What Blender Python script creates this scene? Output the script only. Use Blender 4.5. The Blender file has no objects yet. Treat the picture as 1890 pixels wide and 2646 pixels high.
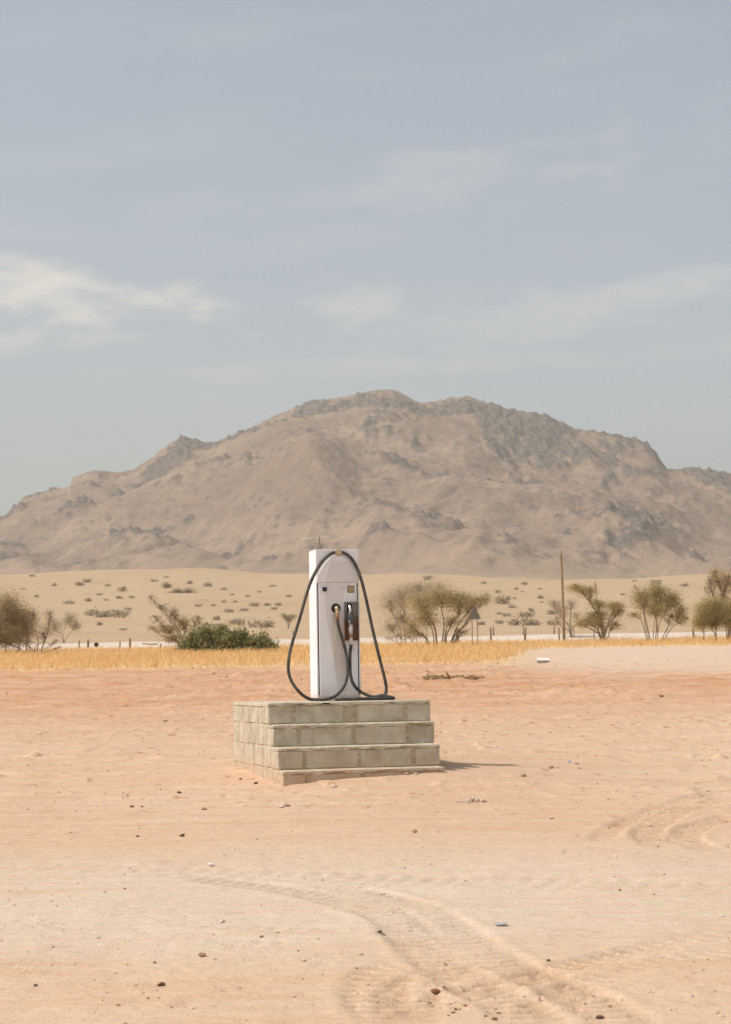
import bpy, bmesh, math, random
import numpy as np
from mathutils import Vector, Matrix, Euler

random.seed(7)
RNG = np.random.default_rng(11)
R = math.radians
sc = bpy.context.scene
COL = sc.collection

# ------------------------------------------------------------------ camera
FPX = 5000.0                    # focal length in pixels of the 1890 px wide photograph
EYE = 1.70
PITCH = math.atan(457 / FPX)
ROLL = R(1.0)
cam_data = bpy.data.cameras.new('camera')
cam = bpy.data.objects.new('camera', cam_data)
COL.objects.link(cam)
cam_data.sensor_fit = 'HORIZONTAL'
cam_data.sensor_width = 36.0
cam_data.lens = 36.0 * FPX / 1890.0
cam_data.clip_start = 0.5
cam_data.clip_end = 30000
CROT = Matrix.Rotation(R(90) + PITCH, 3, 'X') @ Matrix.Rotation(-ROLL, 3, 'Z')
cam.matrix_world = Matrix.Translation((0, 0, EYE)) @ CROT.to_4x4()
cam_data.dof.use_dof = True
cam_data.dof.focus_distance = 20.5
cam_data.dof.aperture_fstop = 9.0
sc.camera = cam

# ------------------------------------------------------------------ sun and sky
SUN_TO = Vector((-0.74, -0.225, 1.0)).normalized()      # towards the sun
SUN_EL = math.asin(SUN_TO.z)
sun_data = bpy.data.lights.new('sun', 'SUN')
sun_data.energy = 3.5
sun_data.angle = R(0.55)
sun_data.color = (1.0, 0.945, 0.87)
sun = bpy.data.objects.new('sun', sun_data)
COL.objects.link(sun)
sun.rotation_euler = (-SUN_TO).to_track_quat('-Z', 'Y').to_euler()

world = bpy.data.worlds.new('World')
sc.world = world
world.use_nodes = True
wn, wl = world.node_tree.nodes, world.node_tree.links
wn.clear()


class G:
    """tiny node-graph helper"""
    def __init__(self, tree):
        self.n, self.l = tree.nodes, tree.links

    def put(self, sock, v):
        if v is None:
            return
        if isinstance(v, bpy.types.NodeSocket):
            self.l.new(v, sock)
        else:
            if isinstance(v, tuple) and len(v) == 3 and sock.type == 'RGBA':
                v = (*v, 1.0)
            sock.default_value = v

    def math(self, op, a, b=None, c=None, clamp=False):
        n = self.n.new('ShaderNodeMath'); n.operation = op; n.use_clamp = clamp
        self.put(n.inputs[0], a); self.put(n.inputs[1], b); self.put(n.inputs[2], c)
        return n.outputs[0]

    def noise(self, vec, scale, detail=4.0, rough=0.55, dist=0.0):
        n = self.n.new('ShaderNodeTexNoise'); n.noise_dimensions = '3D'
        self.put(n.inputs['Vector'], vec); self.put(n.inputs['Scale'], scale)
        n.inputs['Detail'].default_value = detail; n.inputs['Roughness'].default_value = rough
        n.inputs['Distortion'].default_value = dist
        return n.outputs['Fac']

    def mapr(self, v, a, b, c=0.0, d=1.0, smooth=True):
        n = self.n.new('ShaderNodeMapRange')
        n.interpolation_type = 'SMOOTHSTEP' if smooth else 'LINEAR'
        self.put(n.inputs['Value'], v); self.put(n.inputs['From Min'], a); self.put(n.inputs['From Max'], b)
        self.put(n.inputs['To Min'], c); self.put(n.inputs['To Max'], d)
        return n.outputs['Result']

    def mix(self, f, a, b, mode='MIX'):
        n = self.n.new('ShaderNodeMix'); n.data_type = 'RGBA'; n.blend_type = mode; n.clamp_factor = True
        self.put(n.inputs[0], f); self.put(n.inputs[6], a); self.put(n.inputs[7], b)
        return n.outputs[2]

    def mapping(self, vec, loc=(0, 0, 0), rot=(0, 0, 0), scale=(1, 1, 1)):
        n = self.n.new('ShaderNodeMapping')
        self.put(n.inputs[0], vec)
        n.inputs[1].default_value = loc; n.inputs[2].default_value = rot; n.inputs[3].default_value = scale
        return n.outputs[0]

    def sep(self, vec):
        n = self.n.new('ShaderNodeSeparateXYZ'); self.put(n.inputs[0], vec)
        return n.outputs[0], n.outputs[1], n.outputs[2]

    def comb(self, x, y, z):
        n = self.n.new('ShaderNodeCombineXYZ')
        self.put(n.inputs[0], x); self.put(n.inputs[1], y); self.put(n.inputs[2], z)
        return n.outputs[0]


g = G(world.node_tree)
sky = wn.new('ShaderNodeTexSky')
sky.sky_type = 'NISHITA'
sky.sun_disc = False
sky.sun_elevation = SUN_EL
sky.sun_rotation = math.atan2(SUN_TO.x, SUN_TO.y)
sky.altitude = 900
sky.air_density = 1.1
sky.dust_density = 4.5
sky.ozone_density = 1.0
hs = wn.new('ShaderNodeHueSaturation')
hs.inputs['Saturation'].default_value = 0.58
hs.inputs['Hue'].default_value = 0.494
wl.new(sky.outputs[0], hs.inputs['Color'])
tc = wn.new('ShaderNodeTexCoord')
gx, gy, gz = g.sep(tc.outputs['Generated'])
az = g.math('ARCTAN2', gx, gy)
el = g.math('ARCSINE', gz)
# every cloud bank: azimuth, elevation, half length, half height, tilt, strength
BANKS = [(-0.170, 0.206, 0.100, 0.017, -0.14, 1.05), (-0.19, 0.178, 0.09, 0.008, 0.08, .55),
         (0.110, 0.191, 0.130, 0.016, 0.08, .45), (0.004, 0.196, 0.034, 0.012, -0.1, .5),
         (0.062, 0.263, 0.080, 0.018, 0.10, .32), (0.135, 0.270, 0.016, 0.022, 0.1, .35),
         (0.05, 0.167, 0.20, 0.008, 0.02, .35), (-0.05, 0.250, 0.08, 0.010, 0.08, .18),
         (0.42, 0.24, 0.13, 0.020, 0.05, .8), (-0.50, 0.27, 0.15, 0.022, -0.06, .8),
         (0.80, 0.20, 0.16, 0.018, 0.03, .7), (-0.95, 0.19, 0.15, 0.020, 0.05, .8),
         (1.35, 0.26, 0.2, 0.025, 0.0, .7), (-1.5, 0.24, 0.2, 0.02, 0.0, .7),
         (2.2, 0.22, 0.25, 0.022, 0.0, .7), (-2.3, 0.25, 0.2, 0.02, 0.0, .7), (2.9, 0.20, 0.2, 0.02, 0.0, .7)]
cn = g.noise(g.comb(g.math('MULTIPLY', az, 20.0), g.math('MULTIPLY', el, 62.0), 0.3), 1.0, 8.0, 0.58, 0.3)
cn2 = g.noise(g.comb(g.math('MULTIPLY', az, 7.0), g.math('MULTIPLY', el, 45.0), 4.7), 1.0, 5.0, 0.55, 0.3)
total = None
for a0, e0, la, le, tilt, st in BANKS:
    da = g.math('SUBTRACT', az, a0)
    de = g.math('SUBTRACT', g.math('SUBTRACT', el, e0), g.math('MULTIPLY', da, tilt))
    q = g.math('ADD', g.math('POWER', g.math('ABSOLUTE', g.math('DIVIDE', da, la)), 2.0),
               g.math('POWER', g.math('ABSOLUTE', g.math('DIVIDE', de, le)), 2.0))
    m = g.math('SUBTRACT', 1.0, g.math('MULTIPLY', q, 0.75))
    m = g.math('ADD', m, g.math('MULTIPLY', g.math('SUBTRACT', cn, 0.51), 4.3))
    m = g.math('MULTIPLY', g.mapr(m, -0.1, 1.7), st)
    total = m if total is None else g.math('MAXIMUM', total, m)
veil = g.math('MULTIPLY', g.mapr(cn2, 0.42, 0.78), 0.16)
cover = g.math('MAXIMUM', total, veil)
SKY_K = 0.141
skycol = g.mix(g.math('MULTIPLY', cover, 0.78), hs.outputs[0], (6.3, 5.9, 5.45, 1))
bg = wn.new('ShaderNodeBackground')
bg.inputs['Strength'].default_value = SKY_K
wl.new(skycol, bg.inputs['Color'])
wo = wn.new('ShaderNodeOutputWorld')
wl.new(bg.outputs[0], wo.inputs['Surface'])

sc.view_settings.view_transform = 'Standard'
sc.view_settings.look = 'None'
sc.view_settings.exposure = 0.10
sc.view_settings.gamma = 1.0
sc.view_settings.use_curve_mapping = False
sc.render.engine = 'CYCLES'
sc.cycles.use_denoising = True
sc.cycles.max_bounces = 5
sc.cycles.diffuse_bounces = 3
sc.cycles.glossy_bounces = 2
sc.cycles.transmission_bounces = 2
sc.cycles.volume_bounces = 0
sc.cycles.transparent_max_bounces = 4
sc.cycles.sample_clamp_indirect = 6.0

# ------------------------------------------------------------------ noise in numpy
_perm = RNG.permutation(512)
_perm = np.concatenate([_perm, _perm, _perm])
_ang = RNG.random(512) * 2 * np.pi
_gx, _gy = np.cos(_ang), np.sin(_ang)


def perlin(x, y):
    x = np.asarray(x, float); y = np.asarray(y, float)
    xi = np.floor(x).astype(int); yi = np.floor(y).astype(int)
    xf, yf = x - xi, y - yi
    u = xf ** 3 * (xf * (xf * 6 - 15) + 10); v = yf ** 3 * (yf * (yf * 6 - 15) + 10)

    def gr(ix, iy, dx, dy):
        h = _perm[_perm[ix & 511] + (iy & 511)] & 511
        return _gx[h] * dx + _gy[h] * dy
    n00 = gr(xi, yi, xf, yf); n10 = gr(xi + 1, yi, xf - 1, yf)
    n01 = gr(xi, yi + 1, xf, yf - 1); n11 = gr(xi + 1, yi + 1, xf - 1, yf - 1)
    return (n00 * (1 - u) + n10 * u) * (1 - v) + (n01 * (1 - u) + n11 * u) * v


def fbm(x, y, octv=4, gain=0.5, lac=2.03):
    a, s, t = 1.0, 0.0, 0.0
    for i in range(octv):
        s = s + a * perlin(x + 17.3 * i, y - 9.1 * i); t += a
        x, y, a = x * lac, y * lac, a * gain
    return s / t * 1.6


def ridged(x, y, octv=4, gain=0.55, lac=2.05):
    a, s, t = 1.0, 0.0, 0.0
    for i in range(octv):
        s = s + a * (1 - np.abs(perlin(x + 31.7 * i, y + 5.3 * i)) * 2.0); t += a
        x, y, a = x * lac, y * lac, a * gain
    return s / t


def sstep(a, b, x):
    t = np.clip((x - a) / (b - a), 0, 1)
    return t * t * (3 - 2 * t)


# ------------------------------------------------------------------ pixel helpers (photograph pixels -> places)
def ray(px, py):
    d = CROT @ Vector(((px - 945) / FPX, -(py - 1323) / FPX, -1))
    return d / d.y


def at(px, py, Y):
    d = ray(px, py)
    return Vector((d.x * Y, Y, EYE + d.z * Y))


SLOPE = 0.037
P_ANG = R(14.0)
PU = np.array([math.cos(P_ANG), math.sin(P_ANG)])       # along the plinth front, to the right
PW = np.array([-math.sin(P_ANG), math.cos(P_ANG)])      # into the plinth
P0 = np.array([-1.036, 20.0])                           # left end of the top riser
P_TOP = 1.575


def hermite(x, xs, ys, ms):
    x = np.asarray(x, float)
    xs = np.asarray(xs, float)
    i = np.clip(np.searchsorted(xs, x) - 1, 0, len(xs) - 2)
    h = xs[i + 1] - xs[i]
    t = np.clip((x - xs[i]) / h, 0, 1)
    ys = [np.broadcast_to(np.asarray(v, float), x.shape) for v in ys]
    Ys = np.stack(ys); ms = np.asarray(ms, float)
    idx = tuple(np.indices(x.shape))
    y0 = Ys[(i,) + idx]; y1 = Ys[(i + 1,) + idx]
    return ((2 * t ** 3 - 3 * t ** 2 + 1) * y0 + (t ** 3 - 2 * t ** 2 + t) * h * ms[i]
            + (-2 * t ** 3 + 3 * t ** 2) * y1 + (t ** 3 - t ** 2) * h * ms[i + 1])


def ground_base(x, y):
    x = np.asarray(x, float); y = np.asarray(y, float)
    crest = 42.0 - 3.6 * np.tanh(x / 90.0) + 2.6 * fbm(x / 75.0, x * 0 + 3.3, 3)
    far = hermite(np.maximum(y, 130.0), [130, 450, 690, 1000, 1500, 9000],
                  [4.81 + 0 * x, 20.5 + 0 * x, crest, crest - 14, crest - 16, crest - 16],
                  [0.030, 0.080, 0.03, -0.03, 0.0, 0.0])
    z = np.where(y < 130, SLOPE * y, far)
    # drifted sand round the plinth
    lx = (x - P0[0]) * PU[0] + (y - P0[1]) * PU[1]
    lw = (x - P0[0]) * PW[0] + (y - P0[1]) * PW[1]
    pad = np.exp(-(((lx - 0.9) / 1.7) ** 2 + ((lw + 0.4) / np.where(lw > -0.4, 5.5, 1.3)) ** 2))
    z = z + pad * (0.085 + 0.052 * np.clip(lx - 0.4, -0.6, 1.3))
    # broad undulation
    z = z + 0.10 * sstep(26, 45, y) * (1 - sstep(100, 125, y)) * fbm(x / 14.0, y / 9.0, 3)
    z = z + 0.030 * sstep(6, 12, y) * (1 - sstep(60, 90, y)) * fbm(x / 2.6 + 9, y / 3.4, 3)
    z = z + 1.5 * sstep(170, 330, y) * (1 - sstep(640, 720, y)) * fbm(x / 90.0 + 4, y / 130.0, 3)
    return z


def unproject(px, py):
    """where the line of sight through a pixel meets the ground"""
    d = ray(px, py)
    Y = np.concatenate([np.linspace(7, 40, 700), np.linspace(40, 760, 3000)])
    gz_ = ground_base(d.x * Y, Y)
    dif = EYE + d.z * Y - gz_
    k = np.where(dif < 0)[0]
    if len(k) == 0:
        return None
    k = k[0]
    return Vector((d.x * Y[k], Y[k], gz_[k]))


# ------------------------------------------------------------------ tyre tracks (pixel traces turned into ground paths)
TRACKS = [  # trace, half width, depth, lug period
    ([(470, 2268), (620, 2285), (760, 2303), (900, 2332), (1010, 2372), (1060, 2420), (1120, 2470), (1190, 2520), (1290, 2580), (1400, 2650)], .15, .021, .11),
    ([(840, 2290), (980, 2315), (1090, 2352), (1160, 2395), (1230, 2445), (1310, 2490), (1400, 2530), (1530, 2590), (1640, 2660)], .15, .021, .11),
    ([(1900, 2405), (1780, 2430), (1640, 2462), (1520, 2488), (1420, 2512), (1310, 2540), (1180, 2575), (1060, 2640)], .14, .016, .11),
    ([(1900, 2455), (1800, 2470), (1690, 2490), (1600, 2512), (1500, 2545), (1430, 2590), (1400, 2660)], .13, .014, .11),
    ([(1110, 2480), (1000, 2510), (970, 2550), (985, 2600), (1040, 2650)], .16, .019, .12),
    ([(1260, 2500), (1150, 2512), (1070, 2545), (1050, 2600), (1080, 2660)], .15, .017, .12),
    ([(1560, 2180), (1575, 2150), (1640, 2115), (1740, 2080), (1900, 2035)], .12, .020, .16),
    ([(1720, 2195), (1680, 2165), (1690, 2130), (1760, 2095), (1900, 2060)], .14, .022, .16),
    ([(1840, 2198), (1770, 2170), (1790, 2140), (1850, 2118), (1910, 2100)], .14, .022, .16),
    ([(0, 2240), (300, 2250), (700, 2262), (1200, 2275), (1500, 2285), (1900, 2300)], .3, .006, .16),
    ([(480, 2388), (620, 2396), (760, 2402), (900, 2410)], .14, .008, .12),
    ([(400, 2430), (560, 2432), (720, 2440), (840, 2452)], .14, .006, .12),
    ([(960, 1875), (1200, 1850), (1500, 1862), (1900, 1850)], .3, .02, .4),
    ([(0, 1905), (300, 1890), (600, 1895)], .25, .015, .4),
]


def smooth_path(pts, n):
    P = np.array(pts, float)
    s = np.concatenate([[0], np.cumsum(np.linalg.norm(np.diff(P, axis=0), axis=1))])
    out = []
    for t in np.linspace(0, s[-1], n):
        i = min(max(np.searchsorted(s, t) - 1, 0), len(P) - 2)
        u = (t - s[i]) / (s[i + 1] - s[i])
        p0 = P[max(i - 1, 0)]; p1 = P[i]; p2 = P[i + 1]; p3 = P[min(i + 2, len(P) - 1)]
        out.append(0.5 * (2 * p1 + (p2 - p0) * u + (2 * p0 - 5 * p1 + 4 * p2 - p3) * u * u + (3 * p1 - p0 - 3 * p2 + p3) * u ** 3))
    return np.array(out)


def pix_ground_np(px, py):
    d = ray(px, py)
    Y = EYE / (SLOPE - d.z)
    return (d.x * Y, Y)


TRACK_W = [(smooth_path([pix_ground_np(*q) for q in t], 160), hw, dp, lp) for t, hw, dp, lp in TRACKS]


def track_height(x, y):
    h = np.zeros_like(x)
    for P, hw, dp, lp in TRACK_W:
        lo = P.min(0) - 0.6; hi = P.max(0) + 0.6
        sel = np.where((x > lo[0]) & (x < hi[0]) & (y > lo[1]) & (y < hi[1]))[0]
        if len(sel) == 0:
            continue
        seg = np.concatenate([[0], np.cumsum(np.linalg.norm(np.diff(P, axis=0), axis=1))])
        T = np.gradient(P, axis=0); T /= np.linalg.norm(T, axis=1)[:, None] + 1e-9
        for c in range(0, len(sel), 20000):
            s_ = sel[c:c + 20000]
            dx = x[s_, None] - P[None, :, 0]; dy = y[s_, None] - P[None, :, 1]
            d2 = dx * dx + dy * dy
            k = d2.argmin(1); r = np.arange(len(s_))
            along = seg[k] + dx[r, k] * T[k, 0] + dy[r, k] * T[k, 1]
            lat = dx[r, k] * -T[k, 1] + dy[r, k] * T[k, 0]
            endf = sstep(0, 0.5, seg[-1] - along + 0.1) * sstep(0, 0.5, along + 0.1)
            q = np.abs(lat) / hw
            prof = -(1 - sstep(0.75, 1.02, q)) + 0.38 * np.exp(-((q - 1.2) / 0.16) ** 2)
            lug = (1 - sstep(0.7, 0.95, q)) * np.tanh(2.2 * np.sin(2 * np.pi * (along / lp + 0.35 * np.abs(lat) / hw))) * 0.8
            wear = 0.55 + 0.75 * np.clip(fbm(x[s_] / 0.7, y[s_] / 0.7, 2) + 0.4, 0, 1)
            h[s_] += 0.85 * dp * (prof + lug) * wear * endf * (d2[r, k] < 0.55 ** 2)
    return h


def fine_relief(x, y):
    near = sstep(5.5, 8, y) * (1 - sstep(70, 100, y))
    h = 0.012 * fbm(x / 0.55, y / 0.75, 4) * near
    patch = np.clip(fbm(x / 3.2 + 21, y / 4.0 + 3, 2) + 0.35, 0.05, 1.0)
    clod = np.clip(fbm(x / 0.26 + 40, y / 0.40, 3) - 0.20, 0, 1)
    h = h + clod * near * patch * (0.020 + 0.15 * sstep(14.0, 22, y))
    streak = np.clip(fbm(x / 1.5 + 13, y / 0.50 + 7, 4, 0.6) - 0.10, 0, 1)
    h = h + streak * near * (0.010 + 0.11 * sstep(14.5, 24, y) + 0.12 * sstep(26, 45, y))
    lx = (x - P0[0]) * PU[0] + (y - P0[1]) * PU[1]; lw = (x - P0[0]) * PW[0] + (y - P0[1]) * PW[1]
    calm = np.exp(-(((lx - 1.6) / 1.6) ** 4 + ((lw - 0.6) / 1.6) ** 4))
    return h * (1 - 0.85 * calm)


def surf_z(x, y):
    X = np.array([x], float); Y = np.array([y], float)
    return float((ground_base(X, Y) + fine_relief(X, Y) + track_height(X, Y))[0])


def ground_z(x, y):
    return float(ground_base(np.array([x]), np.array([y]))[0])


# ------------------------------------------------------------------ mesh + object helpers
def link(name, me, parent=None, mats=()):
    o = bpy.data.objects.new(name, me)
    COL.objects.link(o)
    for m in (mats if isinstance(mats, (list, tuple)) else [mats]):
        if m is not None and not any(x == m for x in me.materials):
            me.materials.append(m)
    if parent is not None:
        o.parent = parent
    return o


def pymesh(name, V, F, smooth=False):
    me = bpy.data.meshes.new(name)
    me.from_pydata([tuple(v) for v in V], [], [tuple(f) for f in F])
    if smooth:
        me.polygons.foreach_set('use_smooth', [True] * len(me.polygons))
    me.update()
    return me


def npmesh(name, V, F, smooth=False):
    """V (n,3) float array, F (m,k) int array, k = 3 or 4"""
    V = np.asarray(V, np.float32); F = np.asarray(F, np.int32)
    me = bpy.data.meshes.new(name)
    me.vertices.add(len(V)); me.vertices.foreach_set('co', V.ravel())
    k = F.shape[1]
    me.loops.add(F.size); me.loops.foreach_set('vertex_index', F.ravel())
    me.polygons.add(len(F))
    me.polygons.foreach_set('loop_start', np.arange(len(F), dtype=np.int32) * k)
    me.polygons.foreach_set('loop_total', np.full(len(F), k, np.int32))
    if smooth:
        me.polygons.foreach_set('use_smooth', np.ones(len(F), bool))
    me.update(calc_edges=True)
    return me


def tag(o, label=None, cat=None, group=None, kind=None):
    if label: o['label'] = label
    if cat: o['category'] = cat
    if group: o['group'] = group
    if kind: o['kind'] = kind
    return o


def empty(name, loc, rz=0.0):
    o = bpy.data.objects.new(name, None)
    o.empty_display_size = 0.2
    COL.objects.link(o)
    o.location = loc; o.rotation_euler = (0, 0, rz)
    return o


def bm_box(bm, x0, x1, y0, y1, z0, z1):
    vs = [bm.verts.new(p) for p in ((x0, y0, z0), (x1, y0, z0), (x1, y1, z0), (x0, y1, z0),
                                    (x0, y0, z1), (x1, y0, z1), (x1, y1, z1), (x0, y1, z1))]
    for f in ((0, 3, 2, 1), (4, 5, 6, 7), (0, 1, 5, 4), (1, 2, 6, 5), (2, 3, 7, 6), (3, 0, 4, 7)):
        bm.faces.new([vs[i] for i in f])
    return vs


def box_mesh(name, x0, x1, y0, y1, z0, z1, bevel=0.0, seg=1, jit=0.0):
    bm = bmesh.new()
    bm_box(bm, x0, x1, y0, y1, z0, z1)
    if bevel:
        bmesh.ops.bevel(bm, geom=list(bm.edges), offset=bevel, segments=seg, affect='EDGES', profile=0.5)
    if jit:
        for v in bm.verts:
            v.co += Vector((random.uniform(-jit, jit), random.uniform(-jit, jit), random.uniform(-jit, jit)))
    bmesh.ops.recalc_face_normals(bm, faces=bm.faces)
    me = bpy.data.meshes.new(name); bm.to_mesh(me); bm.free()
    return me


def prism_mesh(name, outline, y0, y1, bevel=0.0, seg=2):
    """outline in (x, z), extruded from y0 (front) to y1 (back)"""
    bm = bmesh.new()
    a = [bm.verts.new((x, y0, z)) for x, z in outline]
    b = [bm.verts.new((x, y1, z)) for x, z in outline]
    n = len(outline)
    f0 = bm.faces.new(a); bm.faces.new(b[::-1])
    for i in range(n):
        bm.faces.new((a[i], b[i], b[(i + 1) % n], a[(i + 1) % n]))
    if bevel:
        bmesh.ops.bevel(bm, geom=list(f0.edges), offset=bevel, segments=seg, affect='EDGES', profile=0.5)
    bmesh.ops.recalc_face_normals(bm, faces=bm.faces)
    me = bpy.data.meshes.new(name); bm.to_mesh(me); bm.free()
    return me


def tube(P, rad, sides=8, caps=True, V=None, F=None):
    """append a tube along the points P to lists V, F"""
    V = [] if V is None else V; F = [] if F is None else F
    P = [Vector(p) for p in P]
    n = len(P); b0 = len(V)
    rad = [rad] * n if isinstance(rad, (int, float)) else rad
    up = Vector((0.13, 0.31, 0.94))
    prev = None
    for i in range(n):
        t = (P[min(i + 1, n - 1)] - P[max(i - 1, 0)])
        t = t.normalized() if t.length > 1e-9 else Vector((0, 0, 1))
        if prev is None:
            s = t.cross(up)
            if s.length < 1e-3: s = t.cross(Vector((1, 0, 0)))
            s.normalize()
        else:
            s = (prev - t * prev.dot(t))
            s = s.normalized() if s.length > 1e-6 else t.cross(up).normalized()
        prev = s
        w = t.cross(s)
        for k in range(sides):
            a = 2 * math.pi * k / sides
            V.append(P[i] + (s * math.cos(a) + w * math.sin(a)) * rad[i])
    for i in range(n - 1):
        for k in range(sides):
            k2 = (k + 1) % sides
            F.append((b0 + i * sides + k, b0 + i * sides + k2, b0 + (i + 1) * sides + k2, b0 + (i + 1) * sides + k))
    if caps:
        F.append(tuple(b0 + k for k in range(sides))[::-1])
        F.append(tuple(b0 + (n - 1) * sides + k for k in range(sides)))
    return V, F


def tube_mesh(name, P, rad, sides=10, smooth=True):
    V, F = tube(P, rad, sides)
    return pymesh(name, V, F, smooth)


def spline3(pts, per=8):
    P = [Vector(p) for p in pts]
    out = []
    for i in range(len(P) - 1):
        p0 = P[max(i - 1, 0)]; p1 = P[i]; p2 = P[i + 1]; p3 = P[min(i + 2, len(P) - 1)]
        for k in range(per):
            u = k / per
            out.append(0.5 * (2 * p1 + (p2 - p0) * u + (2 * p0 - 5 * p1 + 4 * p2 - p3) * u * u + (3 * p1 - p0 - 3 * p2 + p3) * u ** 3))
    out.append(P[-1])
    return out


# ------------------------------------------------------------------ materials
def new_mat(name, rough=0.8, metal=0.0, spec=0.3):
    m = bpy.data.materials.new(name); m.use_nodes = True
    b = m.node_tree.nodes['Principled BSDF']
    b.inputs['Roughness'].default_value = rough
    b.inputs['Metallic'].default_value = metal
    b.inputs['Specular IOR Level'].default_value = spec
    return m, G(m.node_tree), b


def bump(gr, b, height, strength, dist):
    n = gr.n.new('ShaderNodeBump')
    n.inputs['Strength'].default_value = strength; n.inputs['Distance'].default_value = dist
    gr.l.new(height, n.inputs['Height']); gr.l.new(n.outputs[0], b.inputs['Normal'])


def coords(gr, which='Object'):
    return gr.n.new('ShaderNodeTexCoord').outputs[which]


def simple_mat(name, col, rough=0.7, metal=0.0, spec=0.3, var=0.15, scale=8.0, bmp=0.0, bscale=60.0):
    m, gr, b = new_mat(name, rough, metal, spec)
    co = coords(gr)
    f = gr.noise(co, scale, 5, 0.6)
    dark = tuple(c * (1 - var) for c in col); lite = tuple(min(1, c * (1 + var)) for c in col)
    gr.l.new(gr.mix(gr.mapr(f, 0.3, 0.7), dark, lite), b.inputs['Base Color'])
    if bmp:
        bump(gr, b, gr.noise(co, bscale, 4, 0.6), bmp, 0.01)
    return m


def ground_material():
    m, gr, b = new_mat('sand_and_soil', 0.95, 0, 0.08)
    geo = gr.n.new('ShaderNodeNewGeometry').outputs['Position']
    X, Y, Z = gr.sep(geo)
    flat = gr.comb(X, Y, 0.0)
    n1 = gr.noise(flat, 0.35, 3, 0.6)          # metres
    n2 = gr.noise(flat, 1.6, 3, 0.6)
    n3 = gr.noise(flat, 9.0, 2, 0.65)
    n4 = gr.noise(flat, 45.0, 1, 0.7)
    streak = gr.noise(gr.mapping(flat, (0, 0, 0), (0, 0, R(-2)), (0.35, 3.2, 1)), 1.1, 5, 0.65)
    far_streak = gr.noise(gr.mapping(flat, (0, 0, 0), (0, 0, 0), (0.16, 1.1, 1)), 1.0, 5, 0.65)
    n1c = gr.math('SUBTRACT', n1, 0.5)
    n2c = gr.math('SUBTRACT', n2, 0.5)
    warpY = gr.math('ADD', Y, gr.math('ADD', gr.math('MULTIPLY', n1c, 5.0), gr.math('MULTIPLY', n2c, 1.2)))
    nearY = gr.math('ADD', Y, gr.math('ADD', gr.math('MULTIPLY', n1c, 1.8), gr.math('ADD', gr.math('MULTIPLY', n2c, 1.0), gr.math('MULTIPLY', gr.math('SUBTRACT', n3, 0.5), 0.7))))
    tan = (0.655, 0.475, 0.328)
    pale = (0.650, 0.535, 0.412)
    orange = (0.635, 0.425, 0.272)
    red = (0.525, 0.285, 0.155)
    hill = (0.475, 0.335, 0.203)
    c = gr.mix(gr.mapr(streak, 0.35, 0.68), tan, orange)
    c = gr.mix(gr.math('MULTIPLY', gr.mapr(n1, 0.4, 0.62), 0.55), c, tan)
    # pale compacted track crossing in front of the plinth
    band = gr.math('MULTIPLY', gr.mapr(nearY, 9.3, 11.0), gr.mapr(nearY, 15.3, 12.4))
    band = gr.math('MULTIPLY', band, gr.math('MULTIPLY', gr.mapr(X, 0.0, 3.0, 1.0, 0.6), gr.mapr(streak, 0.75, 0.40, 0.35, 1.0)))
    # the soil reddens towards the grass
    c2 = gr.mix(gr.mapr(streak, 0.36, 0.66), (0.620, 0.410, 0.262), (0.655, 0.470, 0.322))
    c2 = gr.mix(gr.mapr(X, 1.5, 6.0, 0.0, 0.45), c2, (0.660, 0.485, 0.338))
    c = gr.mix(gr.mapr(nearY, 11.8, 16.0), c, c2)
    c = gr.mix(gr.math('MULTIPLY', band, 0.85), c, pale)
    c3 = gr.mix(gr.mapr(far_streak, 0.34, 0.64), red, (0.620, 0.395, 0.245))
    c = gr.mix(gr.mapr(warpY, 24.0, 44.0), c, c3)
    # pale gravel apron, right of the long grass
    rx = gr.math('SUBTRACT', X, gr.math('MULTIPLY', Y, 0.045))
    apron = gr.math('MULTIPLY', gr.mapr(gr.math('ADD', rx, gr.math('MULTIPLY', n1c, 5.0)), -1.5, 5.0), gr.mapr(gr.math('ADD', warpY, gr.math('MULTIPLY', gr.math('SUBTRACT', far_streak, 0.5), 22.0)), 46.0, 66.0))
    c = gr.mix(gr.math('MULTIPLY', apron, 0.85), c, (0.645, 0.505, 0.375))
    # far plain and the sandy hill
    hillc = gr.mix(gr.mapr(gr.noise(flat, 0.012, 5, 0.6), 0.35, 0.65), hill, (0.495, 0.365, 0.228))
    hm_ = gr.noise(gr.mapping(flat, (0, 0, 0), (0, 0, 0), (0.16, 0.035, 1)), 1.0, 4, 0.7)
    hillc = gr.mix(gr.mapr(hm_, 0.52, 0.70, 0.0, 0.5), hillc, (0.375, 0.265, 0.165))
    c = gr.mix(gr.mapr(Y, 112.0, 150.0), c, hillc)
    # straw litter under the long grass
    gx_ = gr.math('DIVIDE', X, gr.math('MAXIMUM', Y, 1.0))
    gl = gr.math('MULTIPLY', gr.mapr(warpY, 64.0, 70.0), gr.mapr(Y, 118.0, 112.0))
    gl = gr.math('MULTIPLY', gl, gr.math('MAXIMUM', gr.mapr(gx_, 0.092, 0.060), gr.mapr(Y, 92.0, 97.0)))
    c = gr.mix(gr.math('MULTIPLY', gl, 0.9), c, (0.70, 0.485, 0.25))
    # shade in tyre and lug recesses, painted into the packed soil colour
    pr = gr.n.new('ShaderNodeAttribute'); pr.attribute_name = 'recess_shade'
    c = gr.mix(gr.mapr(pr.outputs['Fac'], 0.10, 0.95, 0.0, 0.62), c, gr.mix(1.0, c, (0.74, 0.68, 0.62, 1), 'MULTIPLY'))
    # clods and crumbs of darker earth, their shaded faces painted into the colour
    fl = gr.noise(gr.mapping(flat, (3, 8, 0), (0, 0, 0), (1.0, 0.55, 1)), 5.5, 3, 0.6)
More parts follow.
